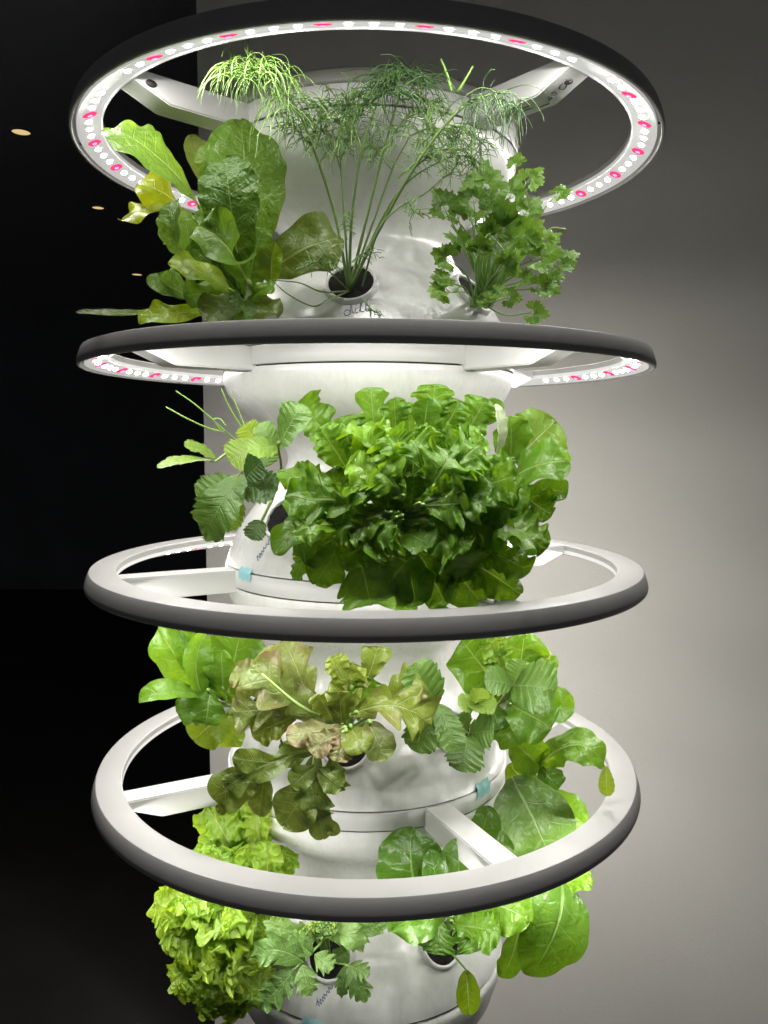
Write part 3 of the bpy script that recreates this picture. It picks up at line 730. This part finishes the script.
HL('disc', (510, 536), (548, 548), 36, 'lettuce_dark', -.20, -.225, n=(.2, -1, .4))
HL('loose', (420, 520), (492, 488), 64, 'lettuce', -.205, -.25, n=(.1, -1, .6))
HL('loose', (440, 472), (484, 438), 46, 'lettuce', -.19, -.225, n=(.1, -1, .5))
HL('loose', (456, 542), (530, 572), 44, 'lettuce', -.205, -.24, n=(.2, -1, .5))
HL('loose', (444, 548), (520, 594), 50, 'lettuce', -.205, -.225, n=(.2, -1, .3))
HL('disc', (436, 552), (482, 605), 54, 'lettuce', -.21, -.225, n=(.1, -1, .35))
HL('loose', (416, 548), (446, 606), 48, 'lettuce', -.21, -.23, n=(0, -1, .35))
HL('disc', (406, 554), (416, 606), 44, 'lettuce', -.215, -.235, n=(0, -1, .5))
HL('disc', (402, 532), (432, 548), 40, 'lettuce', -.215, -.25, n=(0, -1, .6))
HL('loose', (412, 530), (470, 550), 56, 'lettuce', -.215, -.255, n=(.1, -1, .6))
HL('loose', (360, 580), (354, 607), 26, 'butter', -.19, -.205, n=(0, -1, .4))
HL('loose', (402, 580), (394, 610), 50, 'butter', -.195, -.21, n=(0, -1, .4))
HL('lollo', (392, 526), (384, 474), 40, 'butter', -.205, -.245, n=(-.1, -1, .6))
HL('lollo', (408, 518), (414, 476), 36, 'lettuce', -.205, -.24, n=(.2, -1, .6))
HL('loose', (410, 500), (415, 446), 66, 'lettuce_dark', -.175, -.19, n=(0, -1, .3))
HL('loose', (396, 495), (380, 450), 50, 'lettuce_dark', -.175, -.19, n=(0, -1, .3))
HL('loose', (410, 446), (408, 402), 30, 'lettuce', -.18, -.20, n=(0, -1, .4))
HL('loose', (426, 460), (432, 426), 34, 'lettuce', -.195, -.225, n=(0, -1, .5))
HL('loose', (436, 470), (464, 430), 42, 'lettuce', -.195, -.225, n=(.1, -1, .5))
HL('loose', (432, 496), (462, 456), 46, 'lettuce_dark', -.19, -.215, n=(.1, -1, .5))
HL('loose', (380, 540), (340, 562), 46, 'lettuce', -.21, -.24, n=(-.1, -1, .5))
HL('loose', (350, 512), (330, 470), 40, 'lettuce_dark', -.185, -.205, n=(-.1, -1, .5))
HL('loose', (340, 535), (304, 562), 40, 'lettuce_dark', -.195, -.21, n=(-.1, -1, .4))
HL('loose', (470, 520), (532, 520), 50, 'lettuce_dark', -.185, -.21, n=(.2, -1, .5))
HL('loose', (470, 500), (530, 500), 46, 'lettuce', -.185, -.22, n=(.2, -1, .5))
HL('lollo', (440, 500), (452, 470), 40, 'lettuce', -.20, -.235, n=(0, -1, .6))
HL('loose', (390, 560), (372, 590), 40, 'lettuce', -.20, -.215, n=(0, -1, .4))
lr = random.Random(21)
for i in range(34):
    th = lr.uniform(0, 2 * PI); rho = lr.uniform(.30, 1.0) ** .75
    cx_, cy_ = 412 + math.cos(th) * rho * 128, 506 + math.sin(th) * rho * 94
    if cx_ < 325 and cy_ < 490 or (cy_ > 545 and i % 2): continue
    q = max(rho - lr.uniform(.30, .45), .04); bx, by = 412 + math.cos(th + lr.uniform(-.3, .3)) * q * 128, 506 + math.sin(th) * q * 94
    yd = lambda r: -.182 - .060 * max(0, 1 - r * r) ** .5
    nn = (math.cos(th) * .55 + lr.uniform(-.5, .5), -1, -math.sin(th) * .45 + .45 + lr.uniform(-.4, .4))
    L('frill', (bx, by, yd(q) + .004), (cx_, cy_, yd(rho) - .010), lr.uniform(46, 70), lr.choice(('lettuce', 'lettuce', 'butter', 'butter', 'lettuce')), n=nn, bow=lr.uniform(.05, .3), stalk=[h0], sr=.0018)
for P in ([(392, 522, -.17), (372, 532, -.225), (352, 530, -.232), (318, 508, -.235)], [(394, 522, -.17), (420, 520, -.232), (440, 523, -.235)], [(394, 520, -.17), (424, 512, -.23), (440, 510, -.225)],
          ):
    stem(let, P, .0030, .0011, SM['pale'], name='rib', n=16, sides=8)

# ------------------------------------------------------------------ third tier
bh = plant('butterhead_lettuce', 'bright green butterhead lettuce hanging at the left of the third tier', 'lettuce plant', 2, -78)
L = lambda *a, **k: leaf(bh, *a, **k)
b0 = (236, 706, -.045)
L('spinach', (212, 690, -.10), (158, 626, -.12), 50, 'lettuce', m=(180, 660, -.13), n=(-.3, -1, .2), stalk=[b0])
L('spinach', (206, 680, -.12), (180, 630, -.14), 32, 'lettuce', n=(.3, -1, .2), stalk=[b0])
L('soft', (204, 700, -.13), (206, 634, -.145), 30, 'lettuce', m=(196, 664, -.15), n=(.7, -1, .2), stalk=[b0], fold=.3)
L('spinach', (226, 704, -.10), (242, 626, -.125), 66, 'lettuce_dark', n=(.1, -1, .2), stalk=[b0])
L('romaine', (212, 700, -.13), (138, 700, -.17), 26, 'lettuce', m=(172, 692, -.165), n=(0, -.7, 1), stalk=[b0], fold=.3)
L('soft', (216, 706, -.12), (176, 712, -.15), 34, 'lettuce_dark', n=(0, -1, .6), stalk=[b0])
L('disc', (226, 712, -.10), (194, 740, -.12), 44, 'yellowgreen', n=(-.1, -1, .3), stalk=[b0])
L('disc', (230, 712, -.09), (222, 748, -.10), 40, 'yellowgreen', n=(.2, -1, .2), stalk=[b0])
L('soft', (210, 690, -.14), (206, 726, -.155), 34, 'lettuce', n=(.2, -1, .3), stalk=[b0])
L('soft', (224, 690, -.13), (222, 650, -.15), 40, 'lettuce', n=(0, -1, .4), stalk=[b0])

oak = plant('oakleaf_lettuce', 'reddish olive oak leaf lettuce spreading over the front of the third tier', 'lettuce plant', 2, -8)
L = lambda *a, **k: leaf(oak, *a, **k)
o0 = (342, 738, -.150)
def OL(typ, b, t, w, mat, Y0=-.19, Y1=-.22, **k):
    k.setdefault('stalk', [o0]); k.setdefault('sr', .0024)
    if 'm' in k and len(k['m']) == 2: k['m'] = (*k['m'], (Y0 + Y1) / 2 - .012)
    L(typ, (*b, Y0), (*t, Y1), w, mat, **k)
OL('oak', (326, 720), (252, 664), 66, 'oak_red', -.195, -.215, m=(284, 692), n=(0, -1, .4), ruf=.16)
OL('oak', (318, 712), (262, 650), 40, 'oak', -.185, -.20, n=(.1, -1, .4), ruf=.16)
OL('oak', (312, 706), (284, 640), 54, 'oak_red', -.19, -.20, n=(.2, -1, .3), lobe=.5)
OL('oak', (300, 708), (230, 712), 50, 'oak_red', -.20, -.215, n=(-.1, -1, .4), ruf=.2)
OL('loose', (296, 716), (252, 734), 36, 'oak', -.195, -.21, n=(0, -1, .3))
OL('loose', (290, 690), (232, 672), 40, 'oak_red', -.185, -.195, n=(0, -1, .4))
OL('loose', (346, 712), (352, 662), 46, 'oak', -.195, -.215, n=(-.1, -1, .4), ruf=.24)
OL('loose', (352, 690), (332, 656), 28, 'oak', -.205, -.225, n=(-.1, -1, .4), ruf=.22)
OL('oak', (366, 682), (378, 646), 36, 'oak', -.20, -.215, n=(.2, -1, .4), lobe=.3, ruf=.16)
OL('frill', (346, 728), (286, 736), 30, 'oak_pink', -.215, -.24, n=(0, -1, .5))
OL('loose', (344, 732), (308, 750), 30, 'oak_pink', -.22, -.245, n=(0, -1, .5))
OL('loose', (346, 730), (338, 762), 28, 'oak_pink', -.22, -.24, n=(0, -1, .5))
OL('frill', (342, 726), (340, 690), 36, 'oak', -.205, -.235, n=(0, -1, .6))
OL('frill', (334, 722), (318, 694), 30, 'oak', -.205, -.23, n=(0, -1, .6))
OL('oak', (352, 714), (432, 726), 66, 'oak', -.205, -.22, m=(396, 706), n=(.1, -1, .5), lf=3)
OL('oak', (380, 706), (420, 676), 46, 'oak', -.195, -.21, n=(.2, -1, .4), lobe=.3)
OL('disc', (368, 722), (386, 760), 34, 'oak_red', -.215, -.235, n=(.1, -1, .4))
OL('loose', (354, 718), (372, 678), 40, 'lettuce_dark', -.195, -.21, n=(.1, -1, .3))
OL('disc', (350, 726), (364, 752), 34, 'oak', -.215, -.24, n=(.1, -1, .4))
OL('oak', (322, 748), (226, 788), 40, 'oak_dark', -.215, -.245, m=(268, 764), n=(0, -1, .45), lobe=.70, lf=2.4, seed=4)
OL('oak', (318, 750), (322, 822), 44, 'oak_dark', -.215, -.245, m=(313, 790), n=(0, -1, .2), lobe=.58, lf=2.2, seed=9)
OL('oak', (330, 748), (336, 792), 34, 'oak_dark', -.205, -.225, n=(.1, -1, .2))
OL('loose', (310, 746), (282, 758), 36, 'oak_dark', -.205, -.225, n=(0, -1, .5))
for b_, t_, w_ in (((262, 774), (212, 798), 42), ((228, 792), (220, 815), 13), ((266, 772), (259, 816), 24), ((280, 763), (232, 758), 24),
                   ((313, 778), (284, 826), 48), ((316, 790), (323, 839), 26), ((320, 816), (339, 834), 14), ((318, 768), (342, 788), 26), ((314, 766), (292, 786), 26)):
    OL('soft', b_, t_, w_, 'oak_dark', -.236, -.246, n=(0, -1, .35), stalk=None, ruf=.12)
stem(oak, [o0, (330, 722, -.205), (300, 706, -.225), (262, 674, -.232)], .0024, .0010, SM['pale'], name='rib', n=16)
stem(oak, [o0, (318, 748, -.222), (313, 780, -.238), (313, 800, -.24)], .0022, .0009, SM['pale'], name='rib', n=16)

sr = plant('strawberry_plant', 'strawberry plant with toothed green leaflets right of the reddish oak leaf lettuce', 'strawberry plant', 2, 44)
L = lambda *a, **k: leaf(sr, *a, **k)
r0 = (452, 738, -.12)
L('straw', (437, 703, -.19), (412, 664, -.21), 46, 'straw', n=(-.1, -1, .5), stalk=[r0, (448, 722, -.16)], smat='red')
L('straw', (438, 704, -.192), (456, 752, -.215), 34, 'straw', n=(.2, -1, .4))
L('straw', (436, 705, -.192), (416, 752, -.21), 44, 'straw', n=(-.2, -1, .4))
L('straw', (434, 703, -.188), (408, 700, -.205), 34, 'straw', n=(-.2, -1, .5))
L('straw', (468, 733, -.175), (462, 772, -.205), 44, 'straw', n=(0, -1, .35), stalk=[r0, (458, 728, -.15)], smat='red')
L('straw', (470, 733, -.17), (494, 730, -.19), 42, 'straw', n=(.2, -1, .5))
L('straw', (466, 733, -.17), (456, 716, -.18), 30, 'straw', n=(0, -1, .6))
for tx, ty in ((458, 703), (482, 688), (497, 706), (476, 712)):
    L('straw', (476, 704, -.185), (tx, ty, -.205), 22, 'straw_light', n=(0, -1, .5), stalk=[r0] if tx == 458 else None)
L('straw', (512, 686, -.15), (556, 690, -.18), 62, 'straw', m=(534, 686, -.178), n=(0, -1, .5), stalk=[r0, (490, 712, -.14)], smat='red')
L('straw', (512, 684, -.15), (484, 680, -.165), 34, 'straw', n=(-.1, -1, .5))
L('straw', (514, 683, -.148), (522, 660, -.155), 34, 'straw', n=(.1, -1, .5))

gl = plant('green_lettuce', 'light green crumpled lettuce behind the strawberry leaves at the right of the third tier', 'lettuce plant', 2, 100)
L = lambda *a, **k: leaf(gl, *a, **k)
g0 = (494, 714, -.005)
L('soft', (506, 700, -.08), (462, 640, -.12), 58, 'butter', n=(-.2, -1, .4), stalk=[g0])
L('lollo', (504, 690, -.09), (492, 638, -.12), 34, 'yellowgreen', n=(0, -1, .4), stalk=[g0])
L('soft', (514, 690, -.08), (524, 634, -.11), 46, 'butter', n=(.1, -1, .4), stalk=[g0])
L('lollo', (520, 690, -.07), (538, 646, -.10), 34, 'yellowgreen', n=(.2, -1, .4), stalk=[g0])
L('romaine', (530, 686, -.07), (556, 656, -.08), 16, 'butter', n=(.2, -1, .4), stalk=[g0], fold=.4)
L('soft', (506, 696, -.07), (474, 678, -.09), 40, 'lettuce_dark', n=(-.1, -1, .3), stalk=[g0])
L('soft', (508, 704, -.10), (552, 728, -.14), 58, 'lettuce', n=(.1, -1, .5), stalk=[g0])
L('spinach', (524, 704, -.09), (574, 712, -.12), 40, 'lettuce', n=(.2, -.9, .7), stalk=[g0], fold=.2)
L('soft', (500, 712, -.09), (520, 744, -.12), 50, 'lettuce', n=(.1, -1, .4), stalk=[g0])
L('soft', (490, 706, -.09), (500, 730, -.12), 40, 'lettuce_dark', n=(.1, -1, .4), stalk=[g0])
L('disc', (512, 700, -.085), (506, 664, -.11), 40, 'butter', n=(0, -1, .4), stalk=[g0])

ba = thing('mustard_green', 'broad leaved green plant with an arching leaf under the right side of the lowest ring', 'leafy plant', (.130, -.01, zr(3) - .10))
L = lambda *a, **k: leaf(ba, *a, **k)
a0 = (514, 848, -.02)
stem(ba, [a0, (530, 808, -.06), (537, 785, -.075), (541, 764, -.085)], .0036, .0018, SM['green'], n=14)
L('spinach', (539, 766, -.085), (606, 768, -.14), 42, 'lettuce', m=(576, 744, -.13), n=(.2, -.8, .8), cup=-.05, eb=.6)
L('romaine', (606, 766, -.14), (607, 796, -.145), 16, 'yellowgreen', n=(-.3, -1, .1))
L('spinach', (540, 768, -.085), (511, 740, -.11), 42, 'lettuce', n=(-.1, -1, .5), fold=.2)
L('spinach', (541, 768, -.09), (558, 790, -.105), 30, 'lettuce_dark', n=(.3, -1, .3))
L('spinach', (534, 792, -.075), (509, 764, -.09), 32, 'yellowgreen', n=(-.2, -1, .3))
L('spinach', (512, 778, -.105), (556, 872, -.14), 78, 'chard', m=(534, 820, -.155), n=(-.1, -1, .5), stalk=[a0, (520, 800, -.05)], cup=.05, ruf=.03, lump=.05, edge=.012)
L('spinach', (534, 798, -.07), (586, 824, -.10), 42, 'lettuce_dark', n=(.2, -1, .3), stalk=[a0])
L('spinach', (512, 856, -.09), (504, 796, -.10), 34, 'lettuce_dark', n=(-.2, -1, .2), stalk=[a0])
L('disc', (536, 766, -.082), (530, 742, -.085), 26, 'yellowgreen', n=(0, -1, .2))

# ------------------------------------------------------------------ fourth tier
sp_ = plant('spinach_plant', 'glossy round leaved green plant in the right front hole of the lowest tier', 'leafy plant', 3, 37)
L = lambda *a, **k: leaf(sp_, *a, **k)
k0 = (447, 948, -.145)
L('spinach', (424, 915, -.18), (412, 828, -.195), 70, 'spinach', m=(412, 872, -.205), n=(-.1, -1, .3), stalk=[k0])
L('spinach', (440, 910, -.205), (430, 848, -.215), 28, 'spinach', n=(.1, -1, .4), stalk=[k0])
L('spinach', (456, 915, -.19), (458, 838, -.20), 50, 'spinach', n=(.1, -1, .3), stalk=[k0])
L('spinach', (474, 850, -.15), (490, 806, -.16), 32, 'spinach', n=(.1, -1, .4), stalk=[k0])
L('spinach', (484, 900, -.15), (500, 830, -.16), 40, 'spinach', n=(.1, -1, .3), stalk=[k0])
L('spinach', (448, 914, -.20), (392, 930, -.235), 48, 'spinach', n=(-.1, -1, .5), stalk=[k0], m=(420, 916, -.235))
L('loose', (450, 922, -.20), (500, 930, -.235), 46, 'lettuce_dark', n=(.1, -1, .4), stalk=[k0], ruf=.1)
L('loose', (440, 918, -.205), (436, 954, -.225), 40, 'lettuce_dark', n=(0, -1, .4), ruf=.1, stalk=[k0])
L('loose', (466, 918, -.195), (476, 952, -.22), 44, 'lettuce_dark', n=(0, -1, .4), ruf=.1, stalk=[k0])
L('spinach', (470, 905, -.17), (530, 922, -.215), 54, 'butter', m=(500, 906, -.205), n=(.1, -1, .5), stalk=[k0])
L('spinach', (560, 872, -.15), (530, 976, -.20), 74, 'lettuce_dark', m=(558, 922, -.20), n=(.1, -1, .15), ruf=.025, lump=.04, edge=.01, stalk=[k0, (505, 890, -.14)], cup=.04)
L('loose', (548, 896, -.15), (590, 872, -.175), 30, 'butter', n=(.1, -.7, .8))
L('spinach', (520, 926, -.14), (502, 978, -.15), 28, 'lettuce_dark', n=(.1, -1, .1), stalk=[k0, (490, 920, -.14)])
L('spinach', (466, 970, -.185), (469, 1013, -.185), 25, 'yellowgreen', n=(0, -1, .2), stalk=[k0, (456, 958, -.178)], sr=.0012, smat='green', ruf=.02)

lo = plant('frilled_lettuce', 'frilly yellow green lettuce hanging at the lower left of the tower', 'lettuce plant', 3, -62)
L = lambda *a, **k: leaf(lo, *a, **k)
l0 = (268, 940, -.085)
for bx, by, tx, ty, w, Y1 in (
  (240, 890, 182, 852, 58, -.13), (244, 880, 204, 810, 54, -.11), (250, 876, 224, 798, 54, -.10), (256, 880, 250, 818, 50, -.115), (262, 886, 274, 846, 48, -.13), (268, 900, 294, 878, 44, -.14), (240, 890, 214, 850, 56, -.15),
  (250, 886, 244, 846, 52, -.15), (258, 896, 268, 872, 46, -.155), (236, 896, 188, 872, 44, -.15),
  (226, 912, 154, 900, 46, -.15), (224, 918, 156, 924, 48, -.165), (226, 926, 160, 944, 46, -.17), (222, 944, 166, 986, 50, -.175), (226, 950, 184, 1004, 54, -.18), (232, 958, 206, 1016, 54, -.175), (240, 960, 238, 1014, 54, -.165), (250, 956, 264, 1004, 44, -.155),
  (236, 930, 190, 962, 58, -.20), (242, 926, 222, 966, 56, -.205), (244, 916, 200, 920, 56, -.20), (250, 920, 250, 962, 50, -.19), (246, 908, 228, 930, 50, -.205), (232, 940, 206, 990, 54, -.20), (256, 910, 264, 930, 40, -.17), (244, 944, 234, 990, 48, -.195), (230, 905, 180, 910, 50, -.185)):
    for q in range(2):
        jx, jy = (0, 0) if q == 0 else (rng.uniform(-14, 14), rng.uniform(-12, 12))
        L('lollo', (bx + 6 + jx, by + jy, -.11), (tx + (6 if tx > 175 else 4) + jx * (1 if tx > 190 else -.2) + rng.uniform(-6, 8), ty + jy + rng.uniform(-5, 5), Y1 - q * .006), w * (.86 if q == 0 else .62), 'lollo', n=(rng.uniform(-.55, .35), -1, rng.uniform(.0, .7)), stalk=[l0], sr=.003, bow=rng.uniform(.1, .28))

to = plant('tomato_seedling', 'young tomato seedling with lobed leaves in the front hole of the lowest tier', 'tomato plant', 3, -16)
L = lambda *a, **k: leaf(to, *a, **k)
t0 = (330, 962, -.170)
stem(to, [t0, (326, 948, -.180), (318, 932, -.185)], .0026, .0016, SM['green'], n=10)
stem(to, [(324, 940, -.182), (310, 954, -.215), (296, 968, -.225), (284, 980, -.228)], .0013, .0007, SM['green'], n=12, name='leaf_stalk')
L('tomato', (296, 968, -.226), (260, 1008, -.232), 38, 'tomato', n=(-.1, -1, .4))
L('tomato', (304, 962, -.224), (250, 958, -.235), 42, 'tomato', n=(-.1, -1, .5), m=(276, 950, -.238))
L('tomato', (312, 954, -.222), (288, 934, -.225), 30, 'tomato', n=(0, -1, .6))
L('tomato', (302, 964, -.226), (311, 996, -.235), 32, 'tomato', n=(.1, -1, .4))
L('tomato', (314, 954, -.222), (334, 968, -.232), 28, 'tomato', n=(.1, -1, .5))
L('tomato', (292, 972, -.227), (282, 996, -.232), 20, 'tomato', n=(0, -1, .4))
L('tomato', (314, 936, -.19), (262, 922, -.21), 26, 'tomato', n=(0, -1, .5), stalk=[t0])
L('tomato', (322, 932, -.195), (364, 952, -.215), 36, 'tomato', n=(.2, -1, .5), m=(346, 934, -.215), stalk=[t0])
L('tomato', (328, 934, -.188), (390, 924, -.20), 30, 'straw', n=(.1, -1, .5), stalk=[t0])
L('tomato', (346, 965, -.20), (341, 997, -.205), 22, 'tomato', n=(0, -1, .2), stalk=[t0], smat='green', sr=.001, lobe=.1)
L('tomato', (349, 965, -.20), (366, 1002, -.21), 32, 'tomato', n=(.1, -1, .3))
L('tomato', (350, 965, -.20), (370, 974, -.21), 24, 'tomato', n=(.1, -1, .4))
L('spinach', (334, 960, -.185), (348, 950, -.195), 20, 'tomato', n=(.1, -1, .4))
for i in range(9): L('lollo', (316 + rng.uniform(-4, 4), 938, -.20), (316 + rng.uniform(-16, 20), 926 + rng.uniform(-8, 6), -.215), 15, ('yellowgreen', 'tomato', 'straw_light')[i % 3], n=(0, -1, .5))

# ------------------------------------------------------------------ tape tabs, handwriting and print
def onsurf(k, az, t, out=.0004):
    if t > 0: a = R_(az); return V((math.sin(a), -math.cos(a), 0)) * (.1606 + out) + V((0, 0, zr(k) - .0012 + t))
    p, n = surf(k, az, max(t, -.2047)); return p + n * out
def tape(k, az, dz0, dz1, w, m=modules):
    "a square of tape across the seam between module k and the ring below it"
    bm = bmesh.new(); G = []
    for i in range(7):
        row = []
        for j in range(9):
            a = az + (j / 8 - .5) * w; t = dz0 + (dz1 - dz0) * i / 6
            rr = max(prof_r(max(t, -.2047)), 0) if t > -.2050 else 0
            rr = max(rr, .1606 if t < -.2030 else 0) + .0007
            row.append(bm.verts.new((rr * math.sin(R_(a)), -rr * math.cos(R_(a)), zr(k) - .0012 + t + .0012 * math.sin(j * 1.7 + i))))
        G.append(row)
    for i in range(6):
        for j in range(8): bm.faces.new((G[i][j], G[i][j + 1], G[i + 1][j + 1], G[i + 1][j]))
    return obj('tape_tab', bm, M['teal'], modules[k])
tape(1, -50, -.201, -.213, 8.5)
tape(2, 50, -.199, -.214, 8.5)
tape(3, -18.5, -.202, -.219, 9)
def scrawl(k, az, t, strokes, size, rot, m, r=.00045):
    "handwriting: strokes in letter units, laid on the module's surface"
    bm = bmesh.new(); p0, n = surf(k, az, t); rad = (p0.x ** 2 + p0.y ** 2) ** .5
    for st in strokes:
        P = []
        for q in spline([(x, y, 0) for x, y in st], 5 * len(st)):
            x = q.x * math.cos(rot) - q.y * math.sin(rot); y = q.x * math.sin(rot) + q.y * math.cos(rot)
            pp, nn = surf(k, az + math.degrees(x * size / rad), max(t + y * size * n.xy.length, -.2045)); P.append(pp + nn * .0003)
        tube(bm, P, r, r, 4)
    return obj('handwriting', bm, m, modules[k])
dl = [[(.5, .1), (.25, .35), (0, .15), (.1, -.1), (.4, 0), (.55, .8), (.6, .1), (.75, 0)], [(.85, .4), (.85, 0), (1.0, .05)], [(.87, .62), (.88, .64)], [(1.1, .1), (1.35, .85), (1.25, .9), (1.2, .1), (1.4, .05)], [(1.5, .1), (1.75, .85), (1.65, .9), (1.6, .1), (1.85, .1)]]
scrawl(0, -3, -.1795, [[(x - .9, y) for x, y in s] for s in dl], .013, .12, M['ink'])
wv = [[(0, 0), (.2, .5), (.3, 0), (.5, .4), (.6, 0), (.8, .35), (.9, 0), (1.1, .4), (1.2, .05), (1.5, .3), (1.6, 0), (1.9, .4), (2.0, 0), (2.3, .2)]]
scrawl(1, -44, -.192, wv, .012, 1.15, M['ink'])
scrawl(3, -17, -.190, wv + [[(-.2, .3), (.4, .7)]], .010, 1.0, M['ink'])
scrawl(2, 52, -.188, [[(0, 0), (.2, .5), (.3, 0), (.5, .4), (.6, 0)]], .012, 1.0, M['ink'])
# listing mark printed under the right spoke of the top ring
def mark():
    bm = bmesh.new(); a = R_(41)
    T = Matrix.Rotation(a, 4, 'Z')
    def st(pts, r=.0006):
        P = []
        for x, y in pts:                       # x along the spoke outwards, y across
            rr = .236 + x * .001; z = -.0050 if rr <= RI - .034 else (-.0050 + (rr - (RI - .034)) * (.009 / .022) if rr < RI - .012 else .0040)
            P.append(T @ V((-y * .001, -rr, z - .0004)))
        tube(bm, P, r, r, 4)
    st([(4, -4), (7, 3), (10, -4)]); st([(5.4, -1.2), (8.6, -1.2)]); st([(11, 3), (16, 3)]); st([(13.5, 3), (13.5, -4)])
    st([(22, 2), (20, 3.2), (18, 2), (17.4, -.5), (18, -3), (20, -4.2), (22, -3)])
    st([(26 + 3.2 * math.cos(q * PI / 8), -.5 + 3.2 * math.sin(q * PI / 8)) for q in range(17)]); st([(24, -2), (28, 1.6)])
    for y in (3, -2): st([(-34, y), (-12, y)], .0004)
    st([(-8, -6), (2, -6)], .0004)
    tag(obj('printed_mark', bm, M['inkdark'], rings[0]), 'black printed listing mark under the right spoke')
mark()
# ------------------------------------------------------------------ render settings
sc.view_settings.view_transform = 'Standard'; sc.view_settings.look = 'None'; sc.view_settings.exposure = .62; sc.view_settings.gamma = 1
sc.cycles.use_denoising = True; sc.cycles.max_bounces = 7; sc.cycles.diffuse_bounces = 4; sc.cycles.transmission_bounces = 4
sc.cycles.sample_clamp_indirect = 3; sc.cycles.caustics_reflective = False; sc.cycles.caustics_refractive = False
